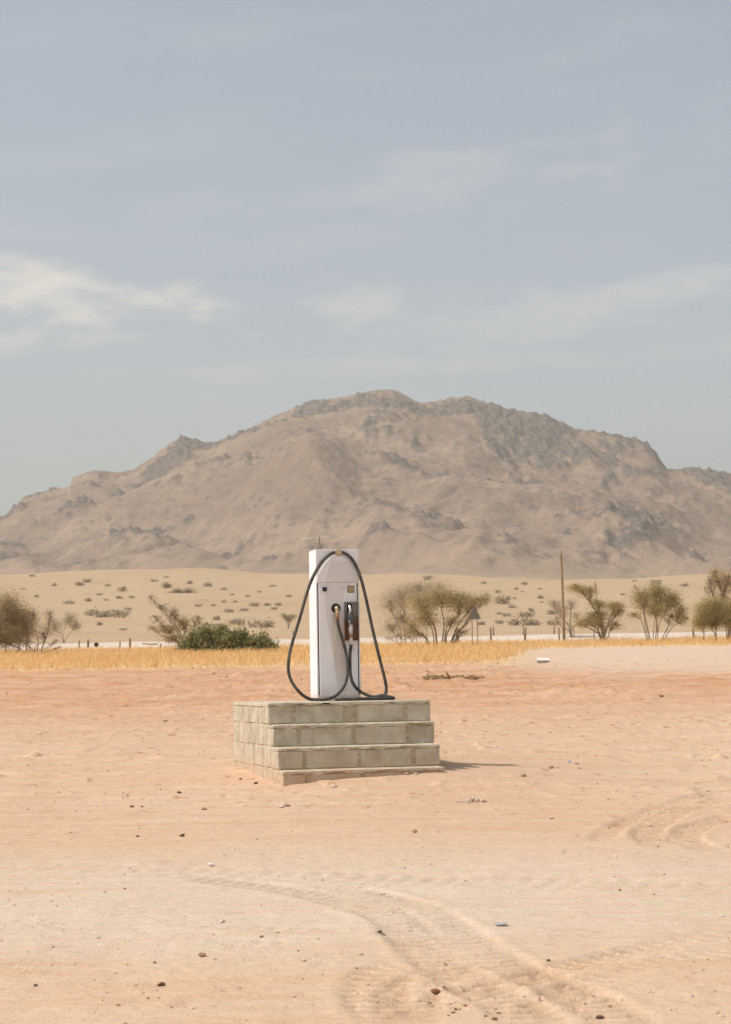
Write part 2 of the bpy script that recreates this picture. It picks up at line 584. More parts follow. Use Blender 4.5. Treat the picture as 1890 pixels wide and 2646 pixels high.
    flm = gr.math('MULTIPLY', gr.mapr(fl, 0.60, 0.68), gr.mapr(gr.math('ADD', Y, gr.math('MULTIPLY', n1c, 16.0)), 13.5, 22.0, 0.15, 0.75))
    c = gr.mix(flm, c, gr.mix(1.0, c, (0.70, 0.53, 0.43, 1), 'MULTIPLY'))
    # grain
    c = gr.mix(gr.mapr(n3, 0.25, 0.75, 0.0, 0.32), c, gr.mix(1.0, c, (0.78, 0.72, 0.68, 1), 'MULTIPLY'))
    sp = gr.mapr(n4, 0.66, 0.74)
    c = gr.mix(gr.math('MULTIPLY', sp, 0.35), c, (0.30, 0.17, 0.10))
    sp2 = gr.mapr(gr.noise(flat, 30.0, 2, 0.6), 0.70, 0.76)
    c = gr.mix(gr.math('MULTIPLY', sp2, 0.35), c, (0.68, 0.58, 0.47))
    gr.l.new(c, b.inputs['Base Color'])
    nb = gr.noise(gr.mapping(flat, (0, 0, 0), (0, 0, 0), (0.8, 1.5, 1)), 9.0, 5, 0.75)
    bump(gr, b, nb, 0.75, 0.045)
    return m


def mountain_material():
    m, gr, b = new_mat('mountain_rock_and_grass', 0.95, 0, 0.05)
    geo = gr.n.new('ShaderNodeNewGeometry').outputs['Position']
    att = gr.n.new('ShaderNodeAttribute'); att.attribute_name = 'rockiness'
    n1 = gr.noise(geo, 0.011, 5, 0.62)
    n2 = gr.noise(geo, 0.055, 4, 0.65)
    n3 = gr.noise(geo, 0.30, 2, 0.6)
    c = gr.mix(gr.mapr(n1, 0.36, 0.66), (0.255, 0.173, 0.128), (0.335, 0.233, 0.165))
    c = gr.mix(gr.mapr(n2, 0.44, 0.64, 0.0, 0.60), c, (0.195, 0.138, 0.108))
    rk = gr.math('ADD', att.outputs['Fac'], gr.math('MULTIPLY', gr.math('SUBTRACT', n2, 0.5), 0.8))
    rock = gr.mix(gr.mapr(n3, 0.35, 0.65), (0.095, 0.080, 0.076), (0.185, 0.146, 0.125))
    # loose dark boulders all over the upper slopes
    px_, py_, pz_ = gr.sep(geo)
    bo = gr.n.new('ShaderNodeTexVoronoi'); bo.inputs['Scale'].default_value = 0.085
    gr.l.new(geo, bo.inputs['Vector'])
    bom = gr.math('MULTIPLY', gr.mapr(bo.outputs['Distance'], 0.40, 0.22), gr.mapr(gr.noise(geo, 0.028, 3, 0.6), 0.42, 0.56))
    c = gr.mix(gr.math('MULTIPLY', bom, gr.mapr(pz_, 110.0, 170.0, 0.1, 0.75)), c, rock)
    c = gr.mix(gr.mapr(rk, 0.36, 0.56, 0.0, 0.92), c, rock)
    # sandy apron at the foot
    c = gr.mix(gr.mapr(gr.math('ADD', pz_, gr.math('MULTIPLY', gr.math('SUBTRACT', n1, 0.5), 60.0)), 140.0, 50.0, 0.0, 0.9), c, (0.385, 0.280, 0.188))
    gr.l.new(c, b.inputs['Base Color'])
    bump(gr, b, n2, 0.6, 7.0)
    return m


def concrete_material(name, tint=1.0, joint=False):
    m, gr, b = new_mat(name, 0.92, 0, 0.12)
    co = gr.n.new('ShaderNodeNewGeometry').outputs['Position']
    info = gr.n.new('ShaderNodeObjectInfo').outputs['Random']
    a = gr.noise(co, 4.5, 6, 0.68)
    f = gr.noise(co, 40.0, 4, 0.65)
    st = gr.noise(gr.mapping(co, (0, 0, 0), (0, 0, 0), (14, 14, 1.2)), 1.0, 4, 0.6)
    k = tint
    if joint:
        c1, c2 = (0.40 * k, 0.32 * k, 0.22 * k), (0.53 * k, 0.45 * k, 0.33 * k)
    else:
        c1, c2 = (0.360 * k, 0.300 * k, 0.215 * k), (0.560 * k, 0.505 * k, 0.400 * k)
    c = gr.mix(gr.mapr(a, 0.32, 0.68), c1, c2)
    c = gr.mix(gr.mapr(info, 0.0, 1.0, 0.0, 0.40, False), c, (0.57 * k, 0.49 * k, 0.37 * k))
    c = gr.mix(gr.mapr(st, 0.55, 0.75, 0.0, 0.35), c, (0.36 * k, 0.27 * k, 0.17 * k))
    c = gr.mix(gr.mapr(f, 0.60, 0.75, 0.0, 0.5), c, (0.27 * k, 0.22 * k, 0.15 * k))
    # red dust thrown up against the foot
    x, y, z = gr.sep(co)
    c = gr.mix(gr.math('MULTIPLY', gr.mapr(z, 1.15, 0.76), gr.mapr(gr.noise(co, 6.0, 4, 0.6), 0.3, 0.7, 0.25, 0.75)), c, (0.55, 0.35, 0.21))
    gr.l.new(c, b.inputs['Base Color'])
    bump(gr, b, gr.math('ADD', f, gr.math('MULTIPLY', gr.noise(co, 14.0, 3, 0.6), 1.6)), 1.0 if joint else 0.6, 0.02 if joint else 0.012)
    return m


def curve_node(gr, x, pts):
    n = gr.n.new('ShaderNodeFloatCurve')
    cv = n.mapping.curves[0]
    pts = sorted(pts)
    cv.points[0].location = pts[0]; cv.points[1].location = pts[-1]
    for p in pts[1:-1]:
        cv.points.new(*p)
    n.mapping.update()
    gr.put(n.inputs['Value'], x)
    return n.outputs[0]


PH = 1.615          # pump height
PWD = 0.47          # pump width
PD = 0.34           # pump depth


def z2l(X, Yz, v=0.0):
    """close-up pixel of the pump front -> (u, z) on the pump, for a point v in front of the face"""
    u = (X - (710 + (Yz - 232) / 1578 * 28)) / 950.0 - 0.25 * v
    return u, (1810 - Yz) / 977.0


def pump_paint():
    m, gr, b = new_mat('white_pump_enamel', 0.38, 0, 0.45)
    co = coords(gr)
    x, y, z = gr.sep(co)
    zn = gr.math('DIVIDE', z, PH)
    un = gr.math('ADD', x, 0.5)
    LP = [(700, 300), (640, 390), (603, 480), (590, 570), (583, 660), (585, 800), (608, 1000), (648, 1200), (682, 1400), (722, 1700), (730, 1800)]
    RP = [(2000, 300), (980, 520), (900, 570), (800, 640), (778, 780), (785, 1000), (800, 1300), (830, 1800)]
    def cv(L):
        return [(max(0, min(1, z2l(a, c)[1] / PH)), max(0, min(1, z2l(a, c)[0] + 0.5))) for a, c in L]
    uL = curve_node(gr, zn, cv(LP)); uR = curve_node(gr, zn, cv(RP))
    inside = gr.math('MULTIPLY', gr.mapr(gr.math('SUBTRACT', un, uL), -0.004, 0.006), gr.mapr(gr.math('SUBTRACT', uR, un), -0.006, 0.006))
    front = gr.mapr(y, -PD / 2 + 0.03, -PD / 2 + 0.015)
    dark_zone = gr.math('MULTIPLY', gr.math('MULTIPLY', inside, front), gr.mapr(z, 1.52, 1.46))  # darker zone between the two curves, on the front only
    base = gr.mix(gr.mapr(gr.noise(co, 6.0, 5, 0.6), 0.35, 0.75), (0.84, 0.83, 0.835), (0.80, 0.785, 0.785))
    c = gr.mix(gr.math('MULTIPLY', dark_zone, 0.85), base, (0.70, 0.665, 0.655))
    # spilt fuel below the hose outlet
    sx, sz = z2l(735, 1120)
    dx = gr.math('DIVIDE', gr.math('SUBTRACT', x, gr.math('ADD', sx - 0.01, gr.math('MULTIPLY', gr.math('SUBTRACT', sz, z), 0.05))), 0.085)
    fade = gr.math('MULTIPLY', gr.mapr(z, z2l(0, 950)[1], z2l(0, 1050)[1]), gr.mapr(z, z2l(0, 1750)[1], z2l(0, 1350)[1]))
    sp = gr.math('MULTIPLY', gr.mapr(gr.math('ABSOLUTE', dx), 1.1, 0.55), fade)
    nz_ = gr.noise(gr.mapping(co, (0, 0, 0), (0, 0, 0), (30, 30, 2.5)), 1.0, 4, 0.6)
    sp = gr.math('MULTIPLY', gr.math('MULTIPLY', sp, front), gr.mapr(nz_, 0.25, 0.7, 0.55, 1.0))
    c = gr.mix(gr.math('MULTIPLY', sp, 0.75), c, (0.56, 0.47, 0.36))
    # rust weep round the outlet
    rx_, rz_ = z2l(690, 945)
    d = gr.math('SQRT', gr.math('ADD', gr.math('POWER', gr.math('SUBTRACT', x, rx_), 2.0), gr.math('POWER', gr.math('MULTIPLY', gr.math('SUBTRACT', z, rz_), 0.55), 2.0)))
    ru = gr.math('MULTIPLY', gr.mapr(gr.math('ADD', d, gr.math('MULTIPLY', gr.math('SUBTRACT', nz_, 0.5), 0.03)), 0.05, 0.012), front)
    c = gr.mix(gr.math('MULTIPLY', ru, 0.6), c, (0.47, 0.32, 0.20))
    # faint grime runs
    gr_ = gr.noise(gr.mapping(co, (0, 0, 0), (0, 0, 0), (26, 26, 1.3)), 1.0, 4, 0.65)
    c = gr.mix(gr.mapr(gr_, 0.55, 0.78, 0.0, 0.30), c, (0.60, 0.52, 0.44))
    # dust at the foot
    dust = gr.math('MULTIPLY', gr.mapr(z, 0.22, 0.0), gr.mapr(gr.noise(co, 9.0, 4, 0.6), 0.3, 0.7, 0.1, 0.6))
    c = gr.mix(dust, c, (0.62, 0.46, 0.33))
    gr.l.new(c, b.inputs['Base Color'])
    gr.l.new(gr.mapr(gr.noise(co, 14.0, 4, 0.6), 0.3, 0.7, 0.32, 0.55), b.inputs['Roughness'])
    return m


def boot_material():
    m, gr, b = new_mat('stained_nozzle_boot', 0.6, 0, 0.3)
    co = coords(gr)
    x, y, z = gr.sep(co)
    zz = gr.math('ADD', z, gr.math('MULTIPLY', gr.math('SUBTRACT', gr.noise(co, 18.0, 4, 0.6), 0.5), 0.12))
    f = gr.mapr(zz, z2l(0, 1010)[1], z2l(0, 900)[1])
    c = gr.mix(f, (0.17, 0.085, 0.042), (0.255, 0.225, 0.195))
    gr.l.new(c, b.inputs['Base Color'])
    return m


M = {}
M['ground'] = ground_material()
M['mountain'] = mountain_material()
M['block'] = concrete_material('concrete_block', 1.06)
M['joint'] = concrete_material('rough_mortar', 1.22, True)
M['screed'] = concrete_material('cement_screed', 1.10)
M['paint'] = pump_paint()
M['boot'] = boot_material()
M['rubber'] = simple_mat('dusty_black_rubber', (0.068, 0.062, 0.050), 0.6, 0, 0.35, 0.55, 9, 0.15)
M['black'] = simple_mat('black_plastic', (0.022, 0.020, 0.020), 0.5, 0, 0.4)
M['gap'] = simple_mat('dark_slot', (0.05, 0.036, 0.030), 0.8)
M['brass'] = simple_mat('worn_brass', (0.50, 0.36, 0.21), 0.42, 0.55, 0.5, 0.25, 40)
M['tan'] = simple_mat('tan_clamp', (0.50, 0.385, 0.235), 0.6, 0, 0.3, 0.12)
M['tan_plate'] = simple_mat('ochre_plate', (0.40, 0.315, 0.155), 0.5, 0, 0.3, 0.15, 60)
M['plate'] = simple_mat('faded_plate', (0.60, 0.54, 0.50), 0.6, 0, 0.3, 0.08, 60)
M['grille'] = simple_mat('grey_side_pane', (0.31, 0.30, 0.25), 0.35, 0, 0.5, 0.1)
M['chrome'] = simple_mat('nozzle_spout_metal', (0.86, 0.86, 0.84), 0.25, 0.7, 0.5, 0.05)
M['nozzle'] = simple_mat('nozzle_dark_body', (0.075, 0.080, 0.075), 0.42, 0.2, 0.5, 0.3, 40)
M['lever'] = simple_mat('nozzle_grey_sleeve', (0.62, 0.62, 0.60), 0.45, 0.2, 0.4, 0.12, 40)
M['rust'] = simple_mat('rusty_joint', (0.36, 0.20, 0.10), 0.8, 0.1, 0.2, 0.3, 60)
M['rod'] = simple_mat('brown_rod', (0.30, 0.195, 0.10), 0.8, 0, 0.2, 0.25)
M['post'] = simple_mat('weathered_post', (0.26, 0.185, 0.125), 0.9, 0, 0.1, 0.3, 4)
M['sign'] = simple_mat('grey_sign_back', (0.36, 0.31, 0.22), 0.6, 0.1, 0.3, 0.1, 3)
M['sign_dark'] = simple_mat('dark_sign_back', (0.15, 0.135, 0.105), 0.6, 0.1, 0.3, 0.1, 3)
M['pole'] = simple_mat('pole_wood', (0.30, 0.205, 0.125), 0.9, 0, 0.1, 0.25, 2)
M['pale_metal'] = simple_mat('pale_crossarm', (0.75, 0.70, 0.64), 0.5, 0, 0.3, 0.1)
M['bark'] = simple_mat('thorn_bark', (0.25, 0.185, 0.130), 0.9, 0, 0.1, 0.25, 5)
M['bark_grey'] = simple_mat('grey_bark', (0.40, 0.325, 0.25), 0.9, 0, 0.1, 0.25, 5)


def leaf_mat(name, c1, c2, thru=0.55):
    m, gr, b = new_mat(name, 0.75, 0, 0.12)
    co = coords(gr)
    geo = gr.n.new('ShaderNodeNewGeometry')
    f = gr.math('ADD', gr.math('MULTIPLY', gr.noise(co, 1.6, 2, 0.6), 0.7), gr.math('MULTIPLY', geo.outputs['Random Per Island'], 0.5))
    c = gr.mix(gr.mapr(f, 0.35, 0.85), c1, c2)
    gr.l.new(c, b.inputs['Base Color'])
    tr = gr.n.new('ShaderNodeBsdfTranslucent'); gr.l.new(c, tr.inputs['Color'])
    mx_ = gr.n.new('ShaderNodeMixShader'); mx_.inputs[0].default_value = thru
    gr.l.new(b.outputs[0], mx_.inputs[1]); gr.l.new(tr.outputs[0], mx_.inputs[2])
    gr.l.new(mx_.outputs[0], gr.n['Material Output'].inputs['Surface'])
    return m


M['leaf_dry'] = leaf_mat('dry_thorn_leaves', (0.446, 0.338, 0.187), (0.646, 0.511, 0.294))
M['leaf_olive'] = leaf_mat('olive_leaves', (0.424, 0.338, 0.161), (0.632, 0.511, 0.259))
M['leaf_grey'] = leaf_mat('grey_twiggy_leaves', (0.48, 0.395, 0.255), (0.64, 0.535, 0.36))
M['leaf_green'] = leaf_mat('green_bush_leaves', (0.179, 0.177, 0.072), (0.419, 0.381, 0.165))
M['leaf_brown'] = leaf_mat('brown_olive_leaves', (0.351, 0.252, 0.133), (0.546, 0.413, 0.234))
M['leaf_hill'] = leaf_mat('hillside_shrub_leaves', (0.338, 0.267, 0.182), (0.520, 0.423, 0.293))
M['grass'] = leaf_mat('golden_grass', (0.72, 0.44, 0.175), (0.84, 0.60, 0.310), 0.5)
M['road'] = simple_mat('pale_gravel_road', (0.60, 0.50, 0.405), 0.95, 0, 0.05, 0.08, 0.3)


# ------------------------------------------------------------------ the ground sheet
def graded(start, segs):
    """segs: (end, step0, growth)"""
    out = [start]
    for end, st, gth in segs:
        s = st
        while out[-1] < end:
            out.append(min(out[-1] + s, end)); s *= gth
    return out


def ramp(start, end, s0, k):
    out = [start]
    while out[-1] < end:
        out.append(min(end, out[-1] + s0 + k * (out[-1] - start)))
    return out


xp = graded(0.0, [(3.0, 0.034, 1.0), (6.0, 0.05, 1.0)])
xp += ramp(6.0, 6000, 0.06, 0.075)[1:]
xs = np.array([-v for v in xp[:0:-1]] + xp)
ys = [-4000, -1500, -600, -250, -100, -50, -25, -12, -6, -2, 1, 3, 5, 6.4, 7.2]
ys += graded(7.2, [(11.5, 0.030, 1.0), (13.5, 0.04, 1.0), (24.5, 0.055, 1.0)])[1:]
ys += ramp(24.5, 130, 0.06, 0.0125)[1:]
ys += ramp(130, 760, 2.2, 0.012)[1:]
ys += [800, 860, 940, 1040, 1200, 1500, 2000, 3000, 5000, 9000]
ys = np.array(ys, float)
GX, GY = np.meshgrid(xs, ys)
gxf, gyf = GX.ravel(), GY.ravel()
gzf = ground_base(gxf, gyf)
act = (gyf > 5) & (gyf < 110) & (np.abs(gxf) < 40)
gzf[act] += fine_relief(gxf[act], gyf[act])
act = (gyf > 7) & (gyf < 32) & (np.abs(gxf) < 9)
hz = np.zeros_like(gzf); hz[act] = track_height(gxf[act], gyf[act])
gzf += hz
nx_, ny_ = len(xs), len(ys)
idx = np.arange(nx_ * ny_).reshape(ny_, nx_)
GF = np.stack([idx[:-1, :-1], idx[:-1, 1:], idx[1:, 1:], idx[1:, :-1]], -1).reshape(-1, 4)
gme = npmesh('ground', np.stack([gxf, gyf, gzf], -1), GF, True)
pa_ = gme.attributes.new('recess_shade', 'FLOAT', 'POINT')
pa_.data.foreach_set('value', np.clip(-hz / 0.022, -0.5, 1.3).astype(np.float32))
ground = link('ground', gme, None, M['ground'])
tag(ground, 'red and pale sandy ground with tyre tracks, rising to a low sandy hill', 'ground', kind='structure')

# ------------------------------------------------------------------ the mountain
SKYL = [(-2200, 1420), (-1500, 1380), (-1000, 1330), (-600, 1255), (-300, 1230), (0, 1163), (30, 1140), (60, 1108), (120, 1090), (163, 1079), (172, 1058), (215, 1044), (270, 1050), (300, 1042), (330, 1022), (360, 1000),
        (385, 980), (405, 971), (440, 976), (470, 986), (500, 975), (550, 955), (600, 928), (640, 912), (690, 892), (740, 885), (790, 875), (830, 866),
        (870, 864), (895, 874), (930, 894), (960, 894), (1000, 885), (1040, 884), (1080, 895), (1120, 909), (1170, 918), (1215, 924), (1250, 938), (1275, 954),
        (1330, 962), (1390, 976), (1425, 984), (1445, 1000), (1460, 1025), (1475, 1046), (1510, 1045), (1550, 1042), (1580, 1050), (1624, 1057), (1800, 1080), (2100, 1150), (2600, 1240), (3200, 1330), (4000, 1420)]
YR = 2600.0
sk = [at(a * 1.1638, b_ * 1.1638, YR) for a, b_ in SKYL]
skx = np.array([p.x for p in sk]); skz = np.array([p.z for p in sk])
mx = np.concatenate([np.linspace(-1500, -560, 60)[:-1], np.linspace(-560, 560, 430), np.linspace(560, 1500, 60)[1:]])
my = np.concatenate([np.linspace(840, 1500, 100)[:-1], np.linspace(1500, 2740, 360)[:-1], np.linspace(2740, 4200, 36)])
MX, MY = np.meshgrid(mx, my)


def cells(x, y, jit=0.9):
    """distance to the nearest of one random point per unit cell"""
    xi = np.floor(x).astype(int); yi = np.floor(y).astype(int)
    best = np.full(x.shape, 9.0)
    for dx in (-1, 0, 1):
        for dy in (-1, 0, 1):
            h = _perm[_perm[(xi + dx) & 511] + ((yi + dy) & 511)] & 511
            px_ = xi + dx + 0.5 + (_gx[h]) * 0.5 * jit; py_ = yi + dy + 0.5 + (_gy[h]) * 0.5 * jit
            best = np.minimum(best, np.hypot(x - px_, y - py_))
    return best


def mountain_height(X, Y):
    # the ridge wanders towards and away from the viewer
    yr = YR + 110 * fbm(X / 330.0, X * 0 + 1.7, 2)
    bear = X / Y * YR
    bear = np.where(Y < yr, X * 0.25 + bear * 0.75, X)
    lowz = np.mean([np.interp(bear + o_, skx, skz) for o_ in (-130, -80, -35, 0, 35, 80, 130)], axis=0)
    hiz = np.interp(bear, skx, skz)
    vq = (Y - 840.0) / (yr - 840.0)
    rz = lowz + (hiz - lowz) * sstep(.78, .98, vq)
    rz = 1.7 + (rz - 1.7) * yr / YR
    v = (Y - 840.0) / (yr - 840.0)
    warp = fbm(X / 240.0 + 5, Y / 240.0, 3) * 0.10
    vv = np.clip(v + warp * np.clip(v * (1 - v) * 4, 0, 1), 0, 1)
    prof = np.interp(vv, [0, .10, .25, .40, .55, .68, .80, .90, 1.0], [0, .055, .120, .190, .31, .47, .67, .855, 1.0])
    z = 22 + (rz - 22) * prof
    back = np.clip((Y - yr) / 1500.0, 0, 1)
    z = np.where(Y > yr, rz * (1 - back) ** 1.5 - 20 * back, z)
    hump = np.clip(4 * v * (1 - v), 0, 1) * (Y < yr) * sstep(.22, .5, v)
    # spurs and gullies running down the face, leaning like those in the range
    lean = X + 0.35 * (Y - 1800)
    sp = ridged(lean / 230.0 + 0.4 * fbm(X / 300.0, Y / 300.0 + 8, 2), Y / 800.0 + 2.0, 2)
    z = z + hump * 40 * (sp - 0.45)
    sp2 = ridged((X - 0.25 * Y) / 75.0 + 7, Y / 260.0, 3)
    z = z + hump * 11 * (sp2 - 0.45) * (0.4 + np.clip(fbm(X / 200.0, Y / 200.0 + 3, 2) + .5, 0, 1))
    z = z + hump * 3.5 * fbm(X / 42.0, Y / 60.0, 3)

    def bumpat(px, py, Yb, rx, ry, h):
        p = at(px, py, Yb)
        return h * np.exp(-(((X - p.x) / rx) ** 2 + ((Y - Yb) / ry) ** 2))
    z = z + bumpat(800, 1235, 2050, 40, 120, 34) + bumpat(880, 1300, 1950, 55, 140, 18)
    z = z + bumpat(1570, 1290, 1800, 62, 100, 30) + bumpat(1000, 1320, 1820, 40, 90, 15)
    z = z + bumpat(1240, 1310, 1750, 50, 120, 12) + bumpat(330, 1330, 1950, 55, 130, 18)
    # crags: clusters of blocks
    rm = fbm(X / 85.0 + 3, Y / 110.0, 4) + 0.30 * sstep(.66, 1.0, v) + 0.22 * sstep(60, 200, X / Y * YR) * sstep(.55, .75, v)
    for (px, py, Yb, rx, ry, s) in ((300, 1300, 1980, 22, 60, .7), (215, 1325, 1950, 15, 60, .55), (1540, 1285, 1790, 60, 60, .6), (1640, 1310, 1800, 26, 50, .5),
                                    (1540, 1372, 1690, 30, 40, .5), (470, 1150, 2450, 24, 70, .8), (840, 1075, 2500, 44, 50, .5), (1090, 1085, 2480, 34, 50, .5),
                                    (1310, 1130, 2400, 50, 90, .45), (1010, 1290, 1850, 40, 50, .5), (360, 1385, 1750, 34, 34, .5), (1400, 1150, 2400, 30, 60, .5),
                                    (560, 1290, 2000, 10, 50, .35), (480, 1270, 2050, 10, 40, .4), (760, 1270, 2000, 16, 70, .35), (970, 1370, 1700, 24, 50, .35)):
        rm = rm + bumpat(px, py, Yb, rx, ry, s)
    mask = sstep(0.20, 0.70, rm + 0.35 * fbm(X / 22.0 + 90, Y / 30.0, 3)) * sstep(0.25, 0.45, v) * (Y < yr + 60)
    cr = ridged(X / 30.0, Y / 40.0, 3)
    d1 = cells(X / 15.0 + 0.6 * perlin(X / 20.0, Y / 20.0), Y / 22.0)
    d2 = cells(X / 7.5 + 9, Y / 11.0)
    blocks = np.clip(0.62 - d1, 0, 1) * 11 + np.clip(0.55 - d2, 0, 1) * 7
    edge = 1 - 0.5 * np.exp(-((v - 1) / 0.03) ** 2)
    z = z + mask * edge * (blocks + 7.0 * np.clip(cr - 0.35, 0, 1))
    loose = sstep(0.05, 0.4, fbm(X / 33.0 + 60, Y / 45.0, 3)) * sstep(.45, .6, v) * (Y < yr + 40)
    z = z + loose * edge * np.clip(0.45 - d2, 0, 1) * 6
    z = z + 1.8 * fbm(X / 13.0, Y / 18.0, 3) * sstep(0.3, 0.5, v) * (Y < yr + 60)
    rock = mask * (0.42 + 0.40 * np.clip(cr - 0.1, 0, 1) + 0.35 * np.clip(0.5 - d1, 0, 1)) + loose * 0.85 * np.clip(0.50 - d2, 0, 1)
    return z, rock


mz, mrock = mountain_height(MX, MY)
nmx, nmy = len(mx), len(my)
idm = np.arange(nmx * nmy).reshape(nmy, nmx)
MF = np.stack([idm[:-1, :-1], idm[:-1, 1:], idm[1:, 1:], idm[1:, :-1]], -1).reshape(-1, 4)
mme = npmesh('mountain', np.stack([MX.ravel(), MY.ravel(), mz.ravel()], -1), MF, True)
att = mme.attributes.new('rockiness', 'FLOAT', 'POINT')
att.data.foreach_set('value', mrock.ravel().astype(np.float32))
mountain = link('mountain', mme, None, M['mountain'])
tag(mountain, 'broad brown rocky mountain behind the sandy hill', 'mountain', kind='structure')

# ------------------------------------------------------------------ the pale gravel road behind the grass
V, F = [], []
rxs = np.linspace(-160, 160, 200)
prof = [(-2.6, -0.25), (-1.8, 0.12), (-1.4, 0.24), (0.0, 0.30), (4.6, 0.33), (6.0, 0.15), (7.5, -0.3)]
for x in rxs:
    yc = 122.0 + 1.6 * math.sin(x / 45.0)
    for dy, dz in prof:
        V.append((x, yc + dy, ground_z(x, yc + dy) + dz + 0.07 * float(fbm(np.array([x / 3.0]), np.array([dy])))))
k = len(prof)
F = [(i * k + j, (i + 1) * k + j, (i + 1) * k + j + 1, i * k + j + 1) for i in range(len(rxs) - 1) for j in range(k - 1)]
road = link('road', pymesh('road', V, F, True), None, M['road'])
tag(road, 'pale raised gravel road crossing behind the golden grass', 'road', kind='structure')


# ------------------------------------------------------------------ the block plinth
def plinth():
    root = empty('block_plinth', (P0[0], P0[1], 0), P_ANG)
    tag(root, 'stepped plinth of grey concrete blocks carrying the white fuel pump', 'plinth')
    C = 0.224; T = 0.24; D = 2.1; CAP = 0.036
    Wk = [1.735, 1.705, 1.690, 1.665]
    joints = [(.153, .471, .533, .846), (.160, .495, .835), (.164, .500, .837), (.150, .49, .83)]
    J = 0.021

    def block(x0, x1, y0, y1, z0, z1, mat='block'):
        me = box_mesh('block', x0, x1, y0, y1, z0, z1, 0.006, 1, 0.003)
        link('block', me, root, M[mat])
    for k in range(4):
        zt = P_TOP - k * C; zb = zt - C
        if k == 3: zb -= 0.12
        y0 = -k * T; w = Wk[k]
        fz1 = zt - CAP - 0.004
        edges = [0.0] + [f * w for f in joints[k]] + [w]
        for i in range(len(edges) - 1):
            a = edges[i] + (J if i else 0.0) + random.uniform(-.004, .004) * (i > 0)
            b = edges[i + 1] - (J if i < len(edges) - 2 else 0.0)
            pr = random.uniform(.003, .011)
            if (b - a) < 0.10:
                pr = 0.014
            block(a, b, y0 + pr, y0 + 0.19, zb + 0.008, fz1)
        # side walls: block ends and stretchers
        for side in (0, 1):
            y = y0 + 0.205
            while y < D - 0.05:
                L = random.choice((0.115, 0.125, 0.135, 0.15, 0.22))
                y1 = min(y + L, D)
                if D - y1 < 0.1: y1 = D
                pr = random.uniform(.001, .007)
                zj = random.uniform(0.010, 0.020)
                if side == 0:
                    block(0.0 + pr, 0.17, y, y1 - 0.012, zb + zj * .7, zt - (CAP if k == 0 else 0.006))
                else:
                    block(w - 0.17, w + pr, y, y1 - 0.018, zb + zj, zt - (CAP if k == 0 else 0.008))
                y = y1
        # back wall
        x = 0.19
        while x < w - 0.2:
            x1 = min(x + 0.5, w - 0.19)
            block(x, x1 - 0.02, D - 0.17, D, zb + 0.012, zt - 0.02)
            x = x1
    # mortar body behind the blocks, one course inside the other
    bm = bmesh.new()
    for k in range(4):
        zt = P_TOP - k * C - 0.012 - (CAP * 0.5 if k == 0 else 0); zb = P_TOP - (k + 1) * C - (0.3 if k == 3 else -0.0)
        bm_box(bm, 0.010, Wk[k] - 0.010, -k * T + 0.017, D - 0.015, zb - 0.011 * (k < 3), zt)
    # subdivide for a rough face
    bmesh.ops.subdivide_edges(bm, edges=list(bm.edges), cuts=22, use_grid_fill=True)
    for v in bm.verts:
        v.co += Vector((random.uniform(-.006, .006), random.uniform(-.007, .007), random.uniform(-.004, .004)))
    me = bpy.data.meshes.new('mortar'); bm.to_mesh(me); bm.free()
    link('mortar', me, root, M['joint'])
    # screed on the top and on every tread, with a wavy lower edge trowelled over the blocks
    for k in range(4):
        zt = P_TOP - k * C; y0 = -k * T; w = Wk[k]
        yb = D if k == 0 else -(k - 1) * T + 0.03
        n = 70
        V, F = [], []
        for i in range(n + 1):
            s = i / n; x = -0.003 + s * (w + 0.006)
            e = min(s, 1 - s)
            sag = 0.010 * math.sin(s * 3.1) + 0.006 * float(fbm(np.array([x * 3.0]), np.array([k * 3.7]), 3))
            low = 0.034 + 0.055 * float(fbm(np.array([x * 4.2]), np.array([k * 5.1 + 2]), 4)) + 0.006 * float(perlin(np.array([x * 30.0]), np.array([k * 2.0])))
            low = max(0.012, low)
            wv = 0.006 * float(fbm(np.array([x * 6.0]), np.array([k * 9.3 + 20]), 3))
            rnd = 0.007 * max(0, 1 - e * w / 0.02) + (0.012 * max(0, float(fbm(np.array([x * 9.0]), np.array([k * 6.6 + 70]), 3)) - .25) if k else 0)
            dz = 0.004 * float(fbm(np.array([x * 2.0]), np.array([k * 4.4 + 50]), 3)) - rnd
            V += [(x, yb, zt + dz), (x, y0 + 0.014 + wv, zt + dz), (x, y0 + 0.003 + wv, zt - 0.003 + dz),
                  (x, y0 - 0.003 + wv, zt - 0.009 + dz), (x, y0 - 0.003 + wv, zt - low * 0.85), (x, y0 + 0.004, zt - low), (x, y0 + 0.022, zt - low - 0.002),
                  (x, yb, zt - 0.028)]
        q = 8
        for i in range(n):
            for j in range(q):
                F.append((i * q + j, i * q + (j + 1) % q, (i + 1) * q + (j + 1) % q, (i + 1) * q + j))
        F.append(tuple(range(q))[::-1]); F.append(tuple(n * q + j for j in range(q)))
        me = pymesh('screed', V, F)
        bm = bmesh.new(); bm.from_mesh(me); bmesh.ops.recalc_face_normals(bm, faces=bm.faces); bm.to_mesh(me); bm.free()
        link('screed', me, root, M['screed'])
    return root


plinth()


